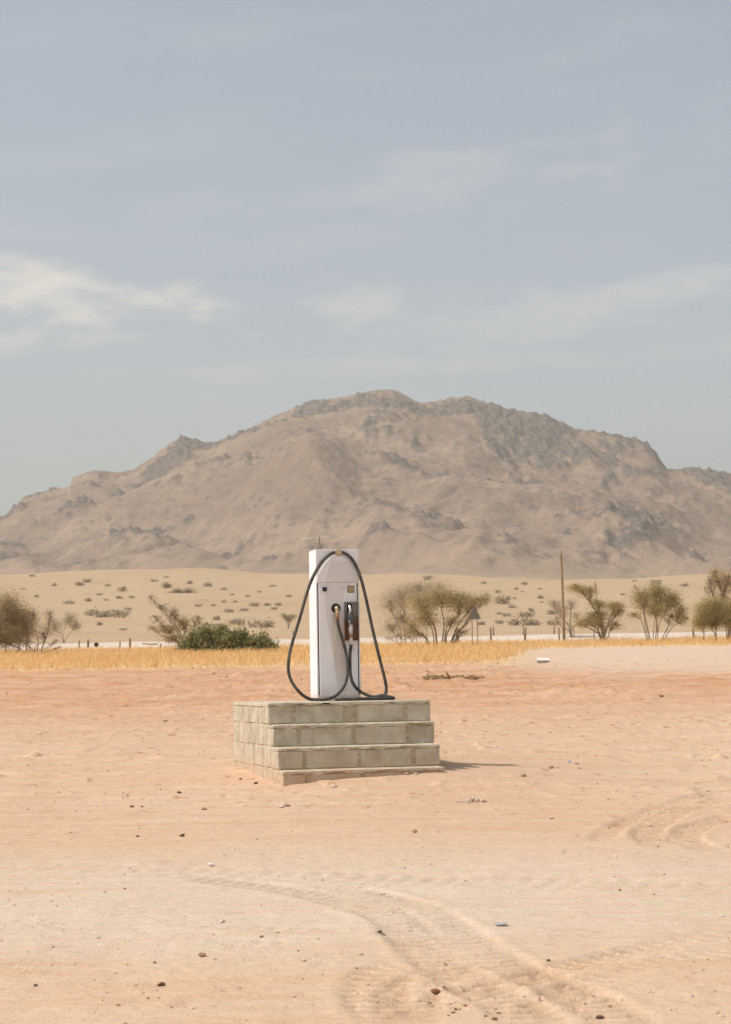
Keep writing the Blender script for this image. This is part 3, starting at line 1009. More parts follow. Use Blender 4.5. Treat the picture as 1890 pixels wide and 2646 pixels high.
# ------------------------------------------------------------------ the fuel pump
def fuel_pump():
    c = P0 + PU * 0.870 + PW * (0.50 + PD / 2)
    root = empty('fuel_pump', (c[0], c[1], P_TOP + 0.004), P_ANG)
    tag(root, 'white fuel pump with looped black hose standing on the concrete plinth', 'fuel pump')
    yf = -PD / 2
    hw = PWD / 2
    zs = z2l(0, 575)[1]                      # seam between head and door
    # upper cabinet with a sunk pane in each side
    bm = bmesh.new()
    bm_box(bm, -hw, hw, yf, -yf, zs - 0.01, PH)
    bm.faces.ensure_lookup_table()
    sidef = [f for f in bm.faces if abs(f.normal.x) > .9]
    bmesh.ops.recalc_face_normals(bm, faces=bm.faces)
    bmesh.ops.inset_individual(bm, faces=sidef, thickness=0.032, depth=-0.014)
    bmesh.ops.bevel(bm, geom=[e for e in bm.edges if abs(abs(e.verts[0].co.x) - hw) < 1e-5 and abs(abs(e.verts[1].co.x) - hw) < 1e-5 or (e.verts[0].co.z > PH - 1e-5 and e.verts[1].co.z > PH - 1e-5)],
                    offset=0.006, segments=2, affect='EDGES')
    me = bpy.data.meshes.new('head_cabinet'); bm.to_mesh(me); bm.free()
    head = link('head_cabinet', me, root, M['paint'])
    for s in (-1, 1):
        pane = box_mesh('side_pane', s * (hw - 0.0125) - .001, s * (hw - 0.0125) + .001, yf + 0.036, -yf - 0.036, zs + 0.026, PH - 0.036)
        link('side_pane', pane, head, M['grille'])
    # lower cabinet, a little wider, set behind the door
    lw = hw + 0.004
    body = link('body_cabinet', box_mesh('body_cabinet', -lw, lw, yf + 0.018, -yf, 0.055, zs - 0.012, 0.004, 2), root, M['paint'])
    link('kick_plate', box_mesh('kick_plate', -lw + .002, lw - .002, yf + 0.008, -yf - 0.004, 0.0, 0.050, 0.003, 1), root, M['paint'])
    # corner rails each side of the dark slots
    for s in (-1, 1):
        a, b = sorted((s * lw, s * (lw - 0.016)))
        link('corner_rail', box_mesh('corner_rail', a, b, yf - 0.001, yf + 0.02, 0.058, zs - 0.013, 0.003, 2), root, M['paint'])
        a, b = sorted((s * (lw - 0.016), s * (lw - 0.031)))
        link('slot', box_mesh('slot', a, b, yf + 0.010, yf + 0.0185, 0.06, zs - 0.013), root, M['gap'])
    dw = lw - 0.029
    link('door_panel', box_mesh('door_panel', -dw, dw, yf - 0.006, yf + 0.017, 0.052, zs - 0.004, 0.005, 2), root, M['paint'])
    # domed bezel below the hose arch
    dome = [(-hw + 0.004, zs + 0.001), (hw + 0.004, zs + 0.001), (hw + 0.003, zs + 0.03)]
    for X, Yz in ((925, 500), (895, 430), (855, 375), (800, 325), (760, 296), (700, 294), (640, 320), (585, 372), (540, 440), (510, 510)):
        dome.append(z2l(X, Yz))
    dome.append((-hw + 0.003, zs + 0.03))
    link('arched_bezel', prism_mesh('arched_bezel', dome, yf - 0.013, yf + 0.002, 0.006, 2), root, M['paint'])
    # push button, tariff plate, faded legend
    u, z = z2l(580, 650)
    link('push_button', box_mesh('push_button', u - .023, u + .023, yf - 0.020, yf - 0.004, z - .0225, z + .0225, 0.004, 2), root, M['black'])
    u, z = z2l(853, 650)
    pl = link('tariff_frame', box_mesh('tariff_frame', u - .037, u + .037, yf - 0.012, yf - 0.004, z - .037, z + .037, 0.002), root, M['gap'])
    link('tariff_plate', box_mesh('tariff_plate', u - .031, u + .031, yf - 0.0145, yf - 0.010, z - .031, z + .031, 0.001), pl, M['tan_plate'])
    u, z = z2l(770, 647)
    for dz_, ln in ((0.011, 0.030), (0.0, 0.033), (-0.011, 0.026)):
        link('legend_strip', box_mesh('legend_strip', u - ln, u + ln - 0.004, yf - 0.0075, yf - 0.004, z + dz_ - .0022, z + dz_ + .0022), root, M['plate'])
    u, z = z2l(705, 1130)
    link('number_plate', box_mesh('number_plate', u - .012, u + .012, yf - 0.0085, yf - 0.004, z - .05, z + .05, 0.001), root, M['plate'])
    # hose outlet: dark collar, brass elbow
    u0, z0 = z2l(697, 848)
    V, F = [], []
    tube([(u0, yf - 0.004, z0), (u0, yf - 0.012, z0)], 0.050, 28, True, V, F)
    outlet = link('outlet_collar', pymesh('outlet_collar', V, F), root, M['black'])
    V, F = [], []
    tube(spline3([(u0, yf - 0.008, z0 + 0.004), (u0, yf - 0.035, z0 + 0.006), (u0, yf - 0.056, z0 - 0.006), (u0 + .002, yf - 0.062, z0 - 0.030), (u0 + .003, yf - 0.062, z0 - 0.055)], 6), 0.021, 14, True, V, F)
    tube([(u0 + .003, yf - 0.062, z0 - 0.052), (u0 + .003, yf - 0.062, z0 - 0.062)], 0.0235, 14, True, V, F)
    link('brass_elbow', pymesh('brass_elbow', V, F, True), outlet, M['brass'])
    V, F = [], []
    tube([(u0 + .003, yf - 0.062, z0 - 0.060), (u0 + .006, yf - 0.063, z0 - 0.115)], 0.0195, 12, True, V, F)
    link('ferrule', pymesh('ferrule', V, F, True), outlet, M['rust'])
    # hose clamp on the crown of the cabinet
    u, z = z2l(717, 262)
    link('hose_clamp', box_mesh('hose_clamp', u - .033, u + .033, yf - 0.050, yf - 0.001, z - .025, z + .026, 0.004, 2), root, M['tan'])
    # nozzle boot with its slot
    ua, za = z2l(780, 785); ub, zb = z2l(930, 1187)
    um = (ua + ub) / 2
    BW = (ub - ua) / 2
    bm = bmesh.new()
    bm_box(bm, um - BW, um + BW, yf - 0.050, yf - 0.003, zb, za)
    bmesh.ops.recalc_face_normals(bm, faces=bm.faces)
    ff = [f for f in bm.faces if f.normal.y < -.9]
    bmesh.ops.inset_individual(bm, faces=ff, thickness=0.006, depth=0.0)
    ff = [f for f in bm.faces if f.normal.y < -.9 and all(abs(v.co.x - um) < BW - 0.003 for v in f.verts)]
    bmesh.ops.inset_individual(bm, faces=ff, thickness=0.003, depth=-0.028)
    me = bpy.data.meshes.new('nozzle_boot'); bm.to_mesh(me); bm.free()
    boot = link('nozzle_boot', me, root, M['boot'])
    un, zn = z2l(847, 850, 0.04)
    link('boot_slot', box_mesh('boot_slot', un - .027, un + .027, yf - 0.027, yf - 0.0205, z2l(0, 1000)[1], z2l(0, 803)[1], 0.002), boot, M['black'])
    # nozzle hung nose up
    noz = empty('nozzle', (0, 0, 0)); noz.parent = root
    yn = yf - 0.058
    def zz(Yz): return z2l(0, Yz)[1]
    link('spout', tube_mesh('spout', spline3([(un - .004, yf - 0.025, zz(812)), (un - .004, yn + .01, zz(835)), (un - .004, yn - .006, zz(865)), (un - .002, yn - .004, zz(900))], 6), [0.010] * 4 + [0.0135] * 15, 12), noz, M['chrome'])
    Pb = [(un - .003, yn, zz(885)), (un - .002, yn, zz(905)), (un, yn - .004, zz(930)), (un + .002, yn - .006, zz(965)), (un + .002, yn - .004, zz(1000)), (un, yn, zz(1016))]
    V, F = [], []
    tube(spline3(Pb, 5), [0.017 + 0.016 * math.sin(min(1, i / 20) * math.pi * .72) for i in range(26)], 12, True, V, F)
    link('nozzle_body', pymesh('nozzle_body', V, F, True), noz, M['nozzle'])
    # guard loop with the trigger inside
    V, F = [], []
    tube(spline3([(un - .022, yn - .012, zz(930)), (un - .036, yn - .03, zz(960)), (un - .038, yn - .034, zz(1000)), (un - .020, yn - .015, zz(1040)), (un - .006, yn - .006, zz(1060))], 5), 0.0055, 6, True, V, F)
    link('trigger_guard', pymesh('trigger_guard', V, F, True), noz, M['nozzle'])
    V, F = [], []
    tube([(un - .012, yn - .012, zz(955)), (un - .022, yn - .03, zz(990)), (un - .010, yn - .022, zz(1025))], [.006, .007, .004], 6, True, V, F)
    link('trigger', pymesh('trigger', V, F, True), noz, M['lever'])
    V, F = [], []
    tube([(un, yn, zz(1008)), (un, yn, zz(1020)), (un, yn, zz(1080)), (un + .001, yn, zz(1116))], [0.022, 0.0235, 0.0235, 0.020], 12, True, V, F)
    link('handle_sleeve', pymesh('handle_sleeve', V, F, True), noz, M['lever'])
    V, F = [], []
    tube([(un + .001, yn, zz(1112)), (un + .001, yn, zz(1125)), (un + .002, yn, zz(1150)), (un + .002, yn, zz(1166))], [0.017, 0.021, 0.020, 0.015], 12, True, V, F)
    link('swivel_joint', pymesh('swivel_joint', V, F, True), noz, M['rust'])
    V, F = [], []
    tube([(un + .002, yn, zz(1160)), (un + .002, yn, zz(1172)), (un + .003, yn, zz(1232))], [0.016, 0.0195, 0.0185], 12, True, V, F)
    link('hose_ferrule', pymesh('hose_ferrule', V, F, True), noz, M['lever'])
    # the hose, one run from the outlet over the clamp to the nozzle
    HR = 0.0172
    def hp(X, Yz, v):
        a, b = z2l(X, Yz, v)
        return (a, yf - v, max(b, HR + 0.001))
    pts = [(u0 + .006, yf - 0.063, z0 - 0.110), hp(722, 1010, .070), hp(742, 1090, .075), hp(770, 1180, .080), hp(800, 1290, .085), hp(818, 1390, .10), hp(824, 1480, .115), hp(818, 1570, .125),
           hp(790, 1655, .135), hp(740, 1725, .14), hp(670, 1775, .15), hp(590, 1803, .155), hp(510, 1806, .155), hp(430, 1785, .15), hp(345, 1730, .145), hp(270, 1640, .135), hp(225, 1545, .125),
           hp(213, 1450, .115), hp(220, 1350, .105), hp(245, 1230, .095), hp(290, 1080, .085), hp(345, 890, .075), hp(400, 690, .065), hp(450, 550, .055), hp(510, 430, .045),
           hp(570, 345, .036), hp(630, 290, .030), hp(680, 266, .027), (z2l(717, 0)[0] + .008, yf - .027, z2l(0, 259)[1]), hp(770, 266, .027), hp(820, 292, .030), hp(870, 345, .036), hp(920, 430, .045),
           hp(960, 540, .055), hp(1000, 690, .065), hp(1040, 870, .075), hp(1083, 1070, .085), hp(1130, 1270, .095), hp(1175, 1450, .105), hp(1208, 1580, .115), hp(1226, 1670, .12), hp(1222, 1735, .13), hp(1195, 1775, .15)]
    # coil lying on the plinth: sweeps left in front of the pump, round and out to the right, then up to the nozzle
    def onp(X, v, dz=0.0):
        a, b = z2l(X, 1795, v)
        return (a, yf - v, HR + dz)
    pts += [onp(1130, .18), onp(1000, .22), onp(860, .235), onp(750, .24), onp(705, .255), onp(730, .285), onp(860, .30), onp(1050, .305), onp(1200, .30), onp(1285, .285), onp(1303, .255),
            onp(1270, .225, .01), onp(1180, .20, .031), hp(1100, 1776, .17), hp(1030, 1757, .14), hp(960, 1722, .115), hp(905, 1672, .10), hp(868, 1605, .09), hp(851, 1520, .08), hp(848, 1420, .07), hp(850, 1320, .062), (un + .003, yn, zz(1226))]
    link('hose', tube_mesh('hose', spline3(pts, 8), HR, 12), root, M['rubber'])
    return root


fuel_pump()


# ------------------------------------------------------------------ trees and bushes
def leaf_cloud(C, size, rng, flat=0.0, droop=0.0):
    """quads with random attitude at the points C; returns V, F arrays"""
    n = len(C)
    a = rng.normal(size=(n, 3)); a[:, 2] *= (1 - flat); a /= np.linalg.norm(a, axis=1)[:, None]
    b = rng.normal(size=(n, 3)); b -= a * (a * b).sum(1)[:, None]; b /= np.linalg.norm(b, axis=1)[:, None]
    s = size * rng.uniform(0.55, 1.35, (n, 1))
    a = a * s; b = b * s * 0.5
    V = np.stack([C - a, C - b * 1.0 + a * 0.1, C + a, C + b * 1.0 + a * 0.1], 1).reshape(-1, 3)
    F = np.arange(4 * n).reshape(n, 4)
    return V, F


def tree(name, label, cat, Y, base, clumps, bark='bark', leaf='leaf_dry', stem_r=0.06, lsize=0.05, group=None, seed=1, twig_r=0.011, stems=None):
    """base (px, py) foot; clumps: (px, py, rx, ry, twigs, leaves per twig) in photograph pixels at distance Y"""
    rng = np.random.default_rng(seed)
    rnd = random.Random(seed)
    k = Y / FPX
    lsize *= 0.62; twig_r *= 0.75
    b = at(base[0], base[1], Y)
    bz = ground_z(b.x, Y)
    root = empty(name, (b.x, Y, bz - 0.03))
    tag(root, label, cat, group)
    V, F = [], []
    leafpts = []
    up0 = (at(base[0], base[1], Y).z - bz)
    for ci, (px, py, rx, ry, ntw, nlf) in enumerate(clumps):
        p = at(px, py, Y)
        c = Vector((p.x - b.x, rnd.uniform(-.35, .35) * rx * k, p.z - bz))
        rx_, rz_ = rx * k, ry * k
        foot = Vector((rnd.uniform(-.10, .10), rnd.uniform(-.15, .15), -0.1)) if stems is None else Vector(((stems[ci % len(stems)]) * k, rnd.uniform(-.2, .2), -0.1))
        mid = foot.lerp(c, 0.42) + Vector((rnd.uniform(-.22, .22) - 0.10 * (c.x - foot.x), rnd.uniform(-.2, .2), 0.06 * c.z))
        mid2 = foot.lerp(c, 0.72) + Vector((rnd.uniform(-.2, .2), rnd.uniform(-.2, .2), rnd.uniform(-.04, .10) * c.z))
        limb = spline3([foot, mid, mid2, c, c + (c - mid2) * 0.4], 4)
        nl = len(limb)
        r0 = stem_r * rnd.uniform(.5, .95)
        tube(limb, [r0 * (1 - 0.82 * i / (nl - 1)) for i in range(nl)], 5, True, V, F)
        nlf = int(nlf * 1.15); ntw = int(ntw * 1.7)
        for t in range(ntw):
            s = limb[rnd.randrange(nl // 2 if nl > 6 else 0, nl)]
            d = Vector(rng.normal(size=3)); d.normalize()
            rr = rnd.random() ** 0.45
            e = c + Vector((d.x * rx_, d.y * rx_ * 0.85, d.z * rz_)) * rr
            bow = s.lerp(e, 0.5) + Vector((rnd.uniform(-.1, .1), rnd.uniform(-.1, .1), rnd.uniform(-.02, .14))) * min(rx_, 1.0)
            tw = [s, bow, e]
            tube(tw, [twig_r * 1.3, twig_r, twig_r * .45], 3, False, V, F)
            if nlf:
                tt = rng.uniform(0.25, 1.12, nlf)
                A = np.array(s); B = np.array(bow); E = np.array(e)
                q = ((1 - tt) ** 2)[:, None] * A + (2 * tt * (1 - tt))[:, None] * B + (tt ** 2)[:, None] * E
                q = q + rng.normal(size=(nlf, 3)) * np.array([rx_ * .20 + .05, rx_ * .20 + .05, rz_ * .20 + .04])
                q = q[q[:, 2] > 0.06]
                leafpts.append(q)
    link('trunk', pymesh('trunk', V, F, True), root, M[bark])
    if leafpts:
        Cc = np.concatenate(leafpts)
        LV, LF = leaf_cloud(Cc, lsize, rng)
        link('crown', npmesh('crown', LV, LF), root, M[leaf])
    return root


# far left thicket
tree('thorn_tree', 'dense brown thorn tree cut by the left edge of the picture', 'tree', 104, (30, 1690),
     [(70, 1600, 40, 45, 50, 40), (-20, 1610, 60, 75, 70, 55), (20, 1570, 55, 55, 80, 50), (55, 1640, 55, 40, 60, 50), (0, 1650, 70, 32, 60, 60), (40, 1600, 50, 45, 60, 50), (-60, 1620, 60, 65, 40, 50)],
     'bark', 'leaf_brown', .05, .05, seed=3, stems=[40, -40, -15, 10, 35, 55, -60])
tree('bare_thorn_tree', 'nearly bare forked thorn tree beside the dense brown tree at left', 'tree', 102, (96, 1688),
     [(128, 1590, 26, 26, 26, 5), (85, 1595, 28, 26, 26, 8), (110, 1640, 30, 25, 26, 3), (140, 1660, 26, 16, 18, 0), (70, 1655, 25, 20, 18, 2), (150, 1672, 18, 8, 10, 0)],
     'bark', 'leaf_brown', .045, .04, seed=5, twig_r=.012)
tree('hazy_tree', 'grey hazy tree behind the bare forked tree at left', 'tree', 185, (165, 1668),
     [(140, 1615, 34, 24, 30, 40), (180, 1600, 28, 26, 30, 40), (195, 1618, 18, 16, 16, 40), (120, 1625, 26, 20, 16, 36)], 'bark_grey', 'leaf_grey', .05, .07, seed=8)
# bare leaning tree and the green bush
tree('leaning_thorn_tree', 'bare thorn tree with branches sweeping up to the left beside the green bush', 'tree', 103, (490, 1690),
     [(395, 1548, 22, 14, 16, 1), (420, 1570, 26, 22, 24, 2), (405, 1600, 30, 18, 22, 2), (450, 1590, 26, 30, 36, 8), (475, 1612, 30, 22, 36, 22), (510, 1600, 26, 14, 22, 10),
      (430, 1625, 36, 12, 36, 26), (445, 1650, 32, 14, 30, 20), (395, 1622, 16, 6, 10, 14)],
     'bark', 'leaf_brown', .045, .05, seed=12, twig_r=.012)
tree('green_bush', 'dense low dark green bush at the edge of the golden grass', 'bush', 99, (590, 1692),
     [(500, 1652, 40, 26, 30, 26), (540, 1634, 34, 30, 34, 26), (572, 1622, 22, 20, 14, 20), (592, 1650, 46, 28, 44, 28), (626, 1640, 22, 24, 18, 20), (648, 1660, 42, 26, 40, 26), (676, 1650, 18, 24, 14, 18), (690, 1668, 30, 18, 26, 24), (560, 1672, 60, 18, 46, 30), (640, 1680, 60, 14, 36, 30), (484, 1672, 36, 16, 24, 22), (706, 1680, 20, 10, 10, 16)],
     'bark', 'leaf_green', .035, .10, seed=17, stems=[-60, -40, -15, 0, 20, 40, 50, 56, -20, 40, -70, 60], twig_r=.012)
# right of the pump
tree('grey_thorn_tree', 'pale grey rounded thorn tree touching the yellow acacia right of the pump', 'tree', 116, (1080, 1660),
     [(1010, 1560, 46, 40, 44, 24), (1035, 1540, 60, 42, 60, 30), (1080, 1522, 70, 32, 64, 32), (1040, 1600, 56, 36, 50, 22), (1130, 1530, 60, 36, 60, 30), (1010, 1620, 40, 30, 40, 22), (1060, 1635, 40, 20, 30, 18)],
     'bark_grey', 'leaf_grey', .05, .05, seed=21, stems=[-40, -30, -10, 0, 20, -45, -20])
tree('yellow_acacia', 'wide yellow-olive acacia with dark stems right of the pump', 'tree', 104, (1140, 1660),
     [(1090, 1560, 50, 30, 60, 46), (1140, 1545, 56, 32, 70, 46), (1190, 1552, 50, 32, 60, 36), (1228, 1556, 40, 22, 46, 26), (1255, 1545, 24, 16, 20, 18), (1100, 1600, 46, 30, 46, 34), (1170, 1605, 44, 26, 36, 14), (1220, 1590, 30, 12, 16, 14), (1065, 1620, 38, 24, 30, 20), (1195, 1635, 30, 16, 18, 10), (1085, 1640, 30, 16, 18, 8)],
     'bark', 'leaf_olive', .062, .05, seed=25, stems=[-10, 0, 8, 18, 22, -18, 12, 20, -26, 20, -22])
tree('low_dry_shrub', 'low leafless shrub in front of the grey thorn tree', 'shrub', 101, (1040, 1662),
     [(1030, 1642, 26, 14, 26, 4), (1055, 1645, 22, 12, 20, 3), (1005, 1648, 22, 10, 14, 3)], 'bark_grey', 'leaf_dry', .02, .04, seed=27)
# right-hand group
tree('slender_tree', 'thin grey tree standing against the tall bare pole', 'tree', 121, (1480, 1646),
     [(1432, 1560, 26, 14, 26, 26), (1455, 1580, 26, 18, 26, 22), (1475, 1560, 22, 16, 22, 22), (1440, 1598, 20, 10, 14, 14), (1490, 1590, 22, 14, 16, 16)], 'bark_grey', 'leaf_grey', .07, .05, seed=31)
tree('flat_topped_acacia', 'flat-topped acacia with layered crown right of the tall bare pole', 'tree', 110, (1563, 1644),
     [(1495, 1520, 36, 8, 40, 34), (1525, 1528, 26, 10, 26, 26), (1545, 1560, 30, 14, 36, 26), (1590, 1565, 30, 12, 36, 34), (1545, 1590, 44, 16, 46, 30), (1600, 1580, 22, 10, 22, 24), (1520, 1605, 40, 16, 40, 30), (1590, 1615, 30, 16, 30, 12), (1550, 1612, 30, 20, 30, 16), (1500, 1612, 22, 12, 16, 16), (1540, 1515, 8, 12, 6, 6)],
     'bark', 'leaf_olive', .075, .05, seed=35)
tree('fan_shaped_thorn_tree', 'fan-shaped olive thorn tree between the flat-topped acacia and the right edge thicket', 'tree', 110, (1692, 1640),
     [(1660, 1545, 34, 32, 56, 42), (1700, 1530, 36, 26, 60, 46), (1735, 1550, 34, 30, 56, 44), (1695, 1570, 44, 28, 60, 44), (1760, 1580, 24, 24, 30, 34), (1640, 1588, 24, 10, 16, 18), (1735, 1595, 30, 18, 22, 16), (1645, 1520, 18, 6, 8, 8), (1770, 1600, 12, 16, 10, 20)],
     'bark', 'leaf_olive', .04, .05, seed=39, stems=[-14, -6, 6, 2, 16, -18, 12, -10, 18])
tree('edge_thorn_tree', 'tall half-bare thorn tree at the right edge above the olive thicket', 'tree', 109, (1884, 1636),
     [(1850, 1490, 26, 26, 40, 26), (1835, 1510, 26, 26, 30, 8), (1880, 1500, 30, 36, 50, 26), (1870, 1545, 30, 26, 36, 14), (1900, 1560, 30, 30, 30, 20), (1828, 1530, 18, 18, 14, 3)], 'bark', 'leaf_dry', .05, .05, seed=43)
tree('olive_thicket', 'rounded olive thicket low at the right edge of the picture', 'bush', 105, (1850, 1638),
     [(1820, 1575, 34, 28, 60, 55), (1850, 1565, 34, 30, 60, 55), (1885, 1580, 34, 30, 60, 55), (1815, 1605, 28, 24, 50, 55), (1850, 1605, 36, 22, 50, 50), (1890, 1608, 30, 22, 40, 40)], 'bark', 'leaf_olive', .04, .05, seed=47, stems=[-30, 0, 30, -34, 6, 30])
tree('distant_umbrella_tree', 'small distant umbrella-shaped tree just left of the pump', 'tree', 300, (745, 1640),
     [(735, 1592, 14, 8, 14, 40), (755, 1592, 12, 8, 14, 40), (745, 1600, 14, 10, 14, 40)], 'bark_grey', 'leaf_grey', .09, .10, seed=51)
tree('hill_thicket', 'grey-green thicket high on the pale sandy hill above the leaning tree', 'bush', 520, (465, 1545),
     [(428, 1512, 16, 8, 16, 40), (462, 1530, 18, 10, 20, 40), (485, 1528, 18, 10, 18, 40), (505, 1533, 10, 5, 8, 30)], 'bark_grey', 'leaf_hill', .08, .22, seed=53)


# shrubs scattered over the hill: four meshes shared by all
def shrub_mesh(seed):
    rng = np.random.default_rng(seed)
    C = []
    for i in range(9):
        c = np.array([rng.uniform(-.5, .5), rng.uniform(-.4, .4), rng.uniform(.12, .38)])
        C.append(c + rng.normal(size=(34, 3)) * np.array([.16, .16, .12]))
    C = np.concatenate(C); C = C[C[:, 2] > 0.0]
    Vv, Ff = leaf_cloud(C, 0.085, rng)
    return npmesh('shrub', Vv, Ff)


SHR = [shrub_mesh(s) for s in (61, 62, 63, 64)]
for s in SHR:
    s.materials.append(M['leaf_hill'])
HS = [(83, 1487, 14), (206, 1510, 22), (225, 1502, 20), (140, 1511, 12), (278, 1512, 14), (316, 1525, 20), (256, 1535, 14), (228, 1551, 16), (275, 1549, 11), (308, 1544, 16), (340, 1543, 12), (330, 1573, 15),
      (178, 1557, 24), (257, 1613, 14), (320, 1626, 16), (490, 1506, 16), (537, 1513, 18), (579, 1521, 14), (513, 1565, 16), (551, 1563, 12), (578, 1554, 11), (608, 1554, 12), (593, 1580, 20), (632, 1576, 16), (658, 1564, 22),
      (690, 1562, 18), (612, 1612, 32), (680, 1618, 46), (240, 1588, 34), (270, 1592, 40), (305, 1594, 40), (705, 1513, 14), (747, 1540, 14), (720, 1562, 16), (710, 1573, 14),
      (1220, 1482, 20), (1287, 1529, 13), (1335, 1521, 10), (1351, 1527, 8), (1397, 1520, 12), (1397, 1544, 14), (1373, 1577, 14), (1290, 1585, 13), (1309, 1590, 16), (1300, 1558, 36), (1325, 1568, 20), (1362, 1593, 34), (1340, 1613, 44), (1375, 1613, 40),
      (1245, 1612, 20), (1292, 1610, 18), (1425, 1585, 24), (1356, 1508, 14), (1174, 1476, 20), (1105, 1496, 18), (1640, 1500, 10), (1430, 1612, 30), (1770, 1512, 18), (1400, 1555, 10), (400, 1500, 16), (430, 1490, 12), (560, 1600, 20), (640, 1540, 10), (600, 1535, 9), (670, 1528, 9), (95, 1540, 12), (60, 1520, 10), (1250, 1505, 14), (1330, 1545, 10), (1610, 1535, 12)]
WIDE = {(612, 1612): 'wide grey shrub on the sandy hill just above the green bush',
        (680, 1618): 'widest grey shrub on the sandy hill between green bush and pump',
        (240, 1588): 'left shrub of the long grey row above the hazy tree at left',
        (270, 1592): 'middle shrub of the long grey row above the hazy tree at left',
        (305, 1594): 'right shrub of the long grey row left of the leaning tree',
        (1300, 1558): 'wide grey shrub on the sandy hill right of the yellow acacia crown',
        (1362, 1593): 'wide grey shrub left of the bare pole, upper of three',
        (1340, 1613): 'wide grey shrub left of the bare pole, lower left of three',
        (1375, 1613): 'wide grey shrub left of the bare pole, lower right of three',
        (1430, 1612): 'wide grey shrub showing behind the thin grey tree at the pole'}
for i, (px, py, wpx) in enumerate(HS):
    p = unproject(px, py + 3)
    if p is None:
        continue
    o = bpy.data.objects.new('hill_shrub', SHR[i % 4]); COL.objects.link(o)
    w = wpx * p.y / FPX
    o.location = (p.x, p.y, p.z - 0.05 * w); o.rotation_euler = (0, 0, random.uniform(0, 6.28)); o.scale = (w, w, w * random.uniform(.7, 1.25))
    if wpx >= 30:
        lab = WIDE[(px, py)]
    else:
        lab = 'small dark shrub dotted on the pale sandy hill %s of the pump' % ('left' if px < 900 else 'right')
    tag(o, lab, 'shrub', 'shrubs on the sandy hill, ' + ('wide ' if wpx >= 30 else 'small ') + ('left' if px < 900 else 'right'))

# ------------------------------------------------------------------ poles, signs and fence posts
p = at(1458, 1650, 118)
gz0 = ground_z(p.x, 118)
t = at(1451, 1423, 118)
V, F = [], []
tube(spline3([(0, 0, -.2), (-.01, 0, (t.z - gz0) * .5), (-.05, 0, t.z - gz0)], 6), [.105 - .045 * i / 12 for i in range(13)], 9, True, V, F)
o = link('pole', pymesh('pole', V, F, True), None, M['pole']); o.location = (p.x, 118, gz0)
tag(o, 'tall bare wooden pole left of the flat-topped acacia', 'pole')

p = at(829, 1600, 210)
gz0 = ground_z(p.x, 210)
t = at(826, 1388, 210)
root = empty('power_pole', (p.x, 210, gz0))
tag(root, 'thin power pole with pale crossarm showing just above the white pump', 'pole')
link('shaft', tube_mesh('shaft', [(0, 0, -.2), (.05, 0, (t.z - gz0) * .88), (-.02, 0, (t.z - gz0) * .95), (-.06, 0, t.z - gz0 + .1)], [.12, .10, .09, .07], 7), root, M['pole'])
link('crossarm', tube_mesh('crossarm', [(-1.9, 0, t.z - gz0 - .12), (-.4, 0, t.z - gz0 - .02), (.5, 0, t.z - gz0 + .03), (1.75, 0, t.z - gz0 + .05)], .022, 6), root, M['pale_metal'])

p = at(1228, 1642, 101.5)
gz0 = ground_z(p.x, 101.5)
k = 101.5 / FPX
root = empty('warning_sign', (p.x, 101.5, gz0))
tag(root, 'triangular road sign on two legs seen from behind beside the yellow acacia', 'sign')
zb = at(1228, 1600, 101.5).z - gz0; zt = at(1228, 1565, 101.5).z - gz0
link('sign_board', prism_mesh('sign_board', [(-16 * k, zb), (16 * k, zb), (1.5 * k, zt), (-1.5 * k, zt)], -.012, .012), root, M['sign_dark'])
for s in (-7, 7):
    link('leg', tube_mesh('leg', [(s * k, .03, -.2), (s * k, .03, zb + .3)], .026, 7), root, M['post'])
p = at(1700, 1640, 134)
gz0 = ground_z(p.x, 134); k = 134 / FPX
root = empty('yield_sign', (p.x, 134, gz0))
tag(root, 'point-down triangular sign board rising behind the fan-shaped thorn tree', 'sign')
zb = at(1700, 1546, 134).z - gz0; zt = at(1700, 1499, 134).z - gz0
link('sign_board', prism_mesh('sign_board', [(-3 * k, zb), (3 * k, zb), (16 * k, zt), (-16 * k, zt)], -.012, .012), root, M['sign'])
link('leg', tube_mesh('leg', [(0, .035, -.2), (0, .035, zb + .4)], .03, 7), root, M['post'])

POSTS = [(228, 1652, 1682, 6, 'fence post standing left of the tiny notice board'),
         (310, 1657, 1682, 4, 'thin pale fence post between the notice board and the hooked post'),
         (336, 1649, 1680, 6, 'dark fence post at the left end of the single dark rail'),
         (415, 1664, 1682, 5, 'fence post at the right end of the single dark rail'),
         (757, 1630, 1660, 4, 'thin fence post just left of the pump, seen inside the hose loop'),
         (1183, 1624, 1664, 8, 'thick dark fence post at the right foot of the yellow acacia'),
         (1270, 1622, 1658, 5, 'fence post right of the triangular sign, nearer of a pair'),
         (1277, 1619, 1650, 4, 'thin fence post right of the triangular sign, farther of a pair'),
         (1357, 1621, 1658, 6, 'fence post halfway between the triangular sign and the bare pole, nearer of a pair'),
         (1354, 1612, 1650, 3, 'fence post halfway between the triangular sign and the bare pole, farther of a pair'),
         (1432, 1614, 1652, 4, 'second fence post left of the tall bare pole'),
         (1446, 1622, 1655, 4, 'fence post next to the foot of the tall bare pole'),
         (1792, 1598, 1640, 5, 'fence post between the fan-shaped thorn tree and the right edge thicket'),
         (204, 1655, 1680, 4, 'leftmost fence post, beside the grey hazy tree'),
         (1535, 1622, 1650, 3, 'thin fence post left of the flat-topped acacia trunk')]
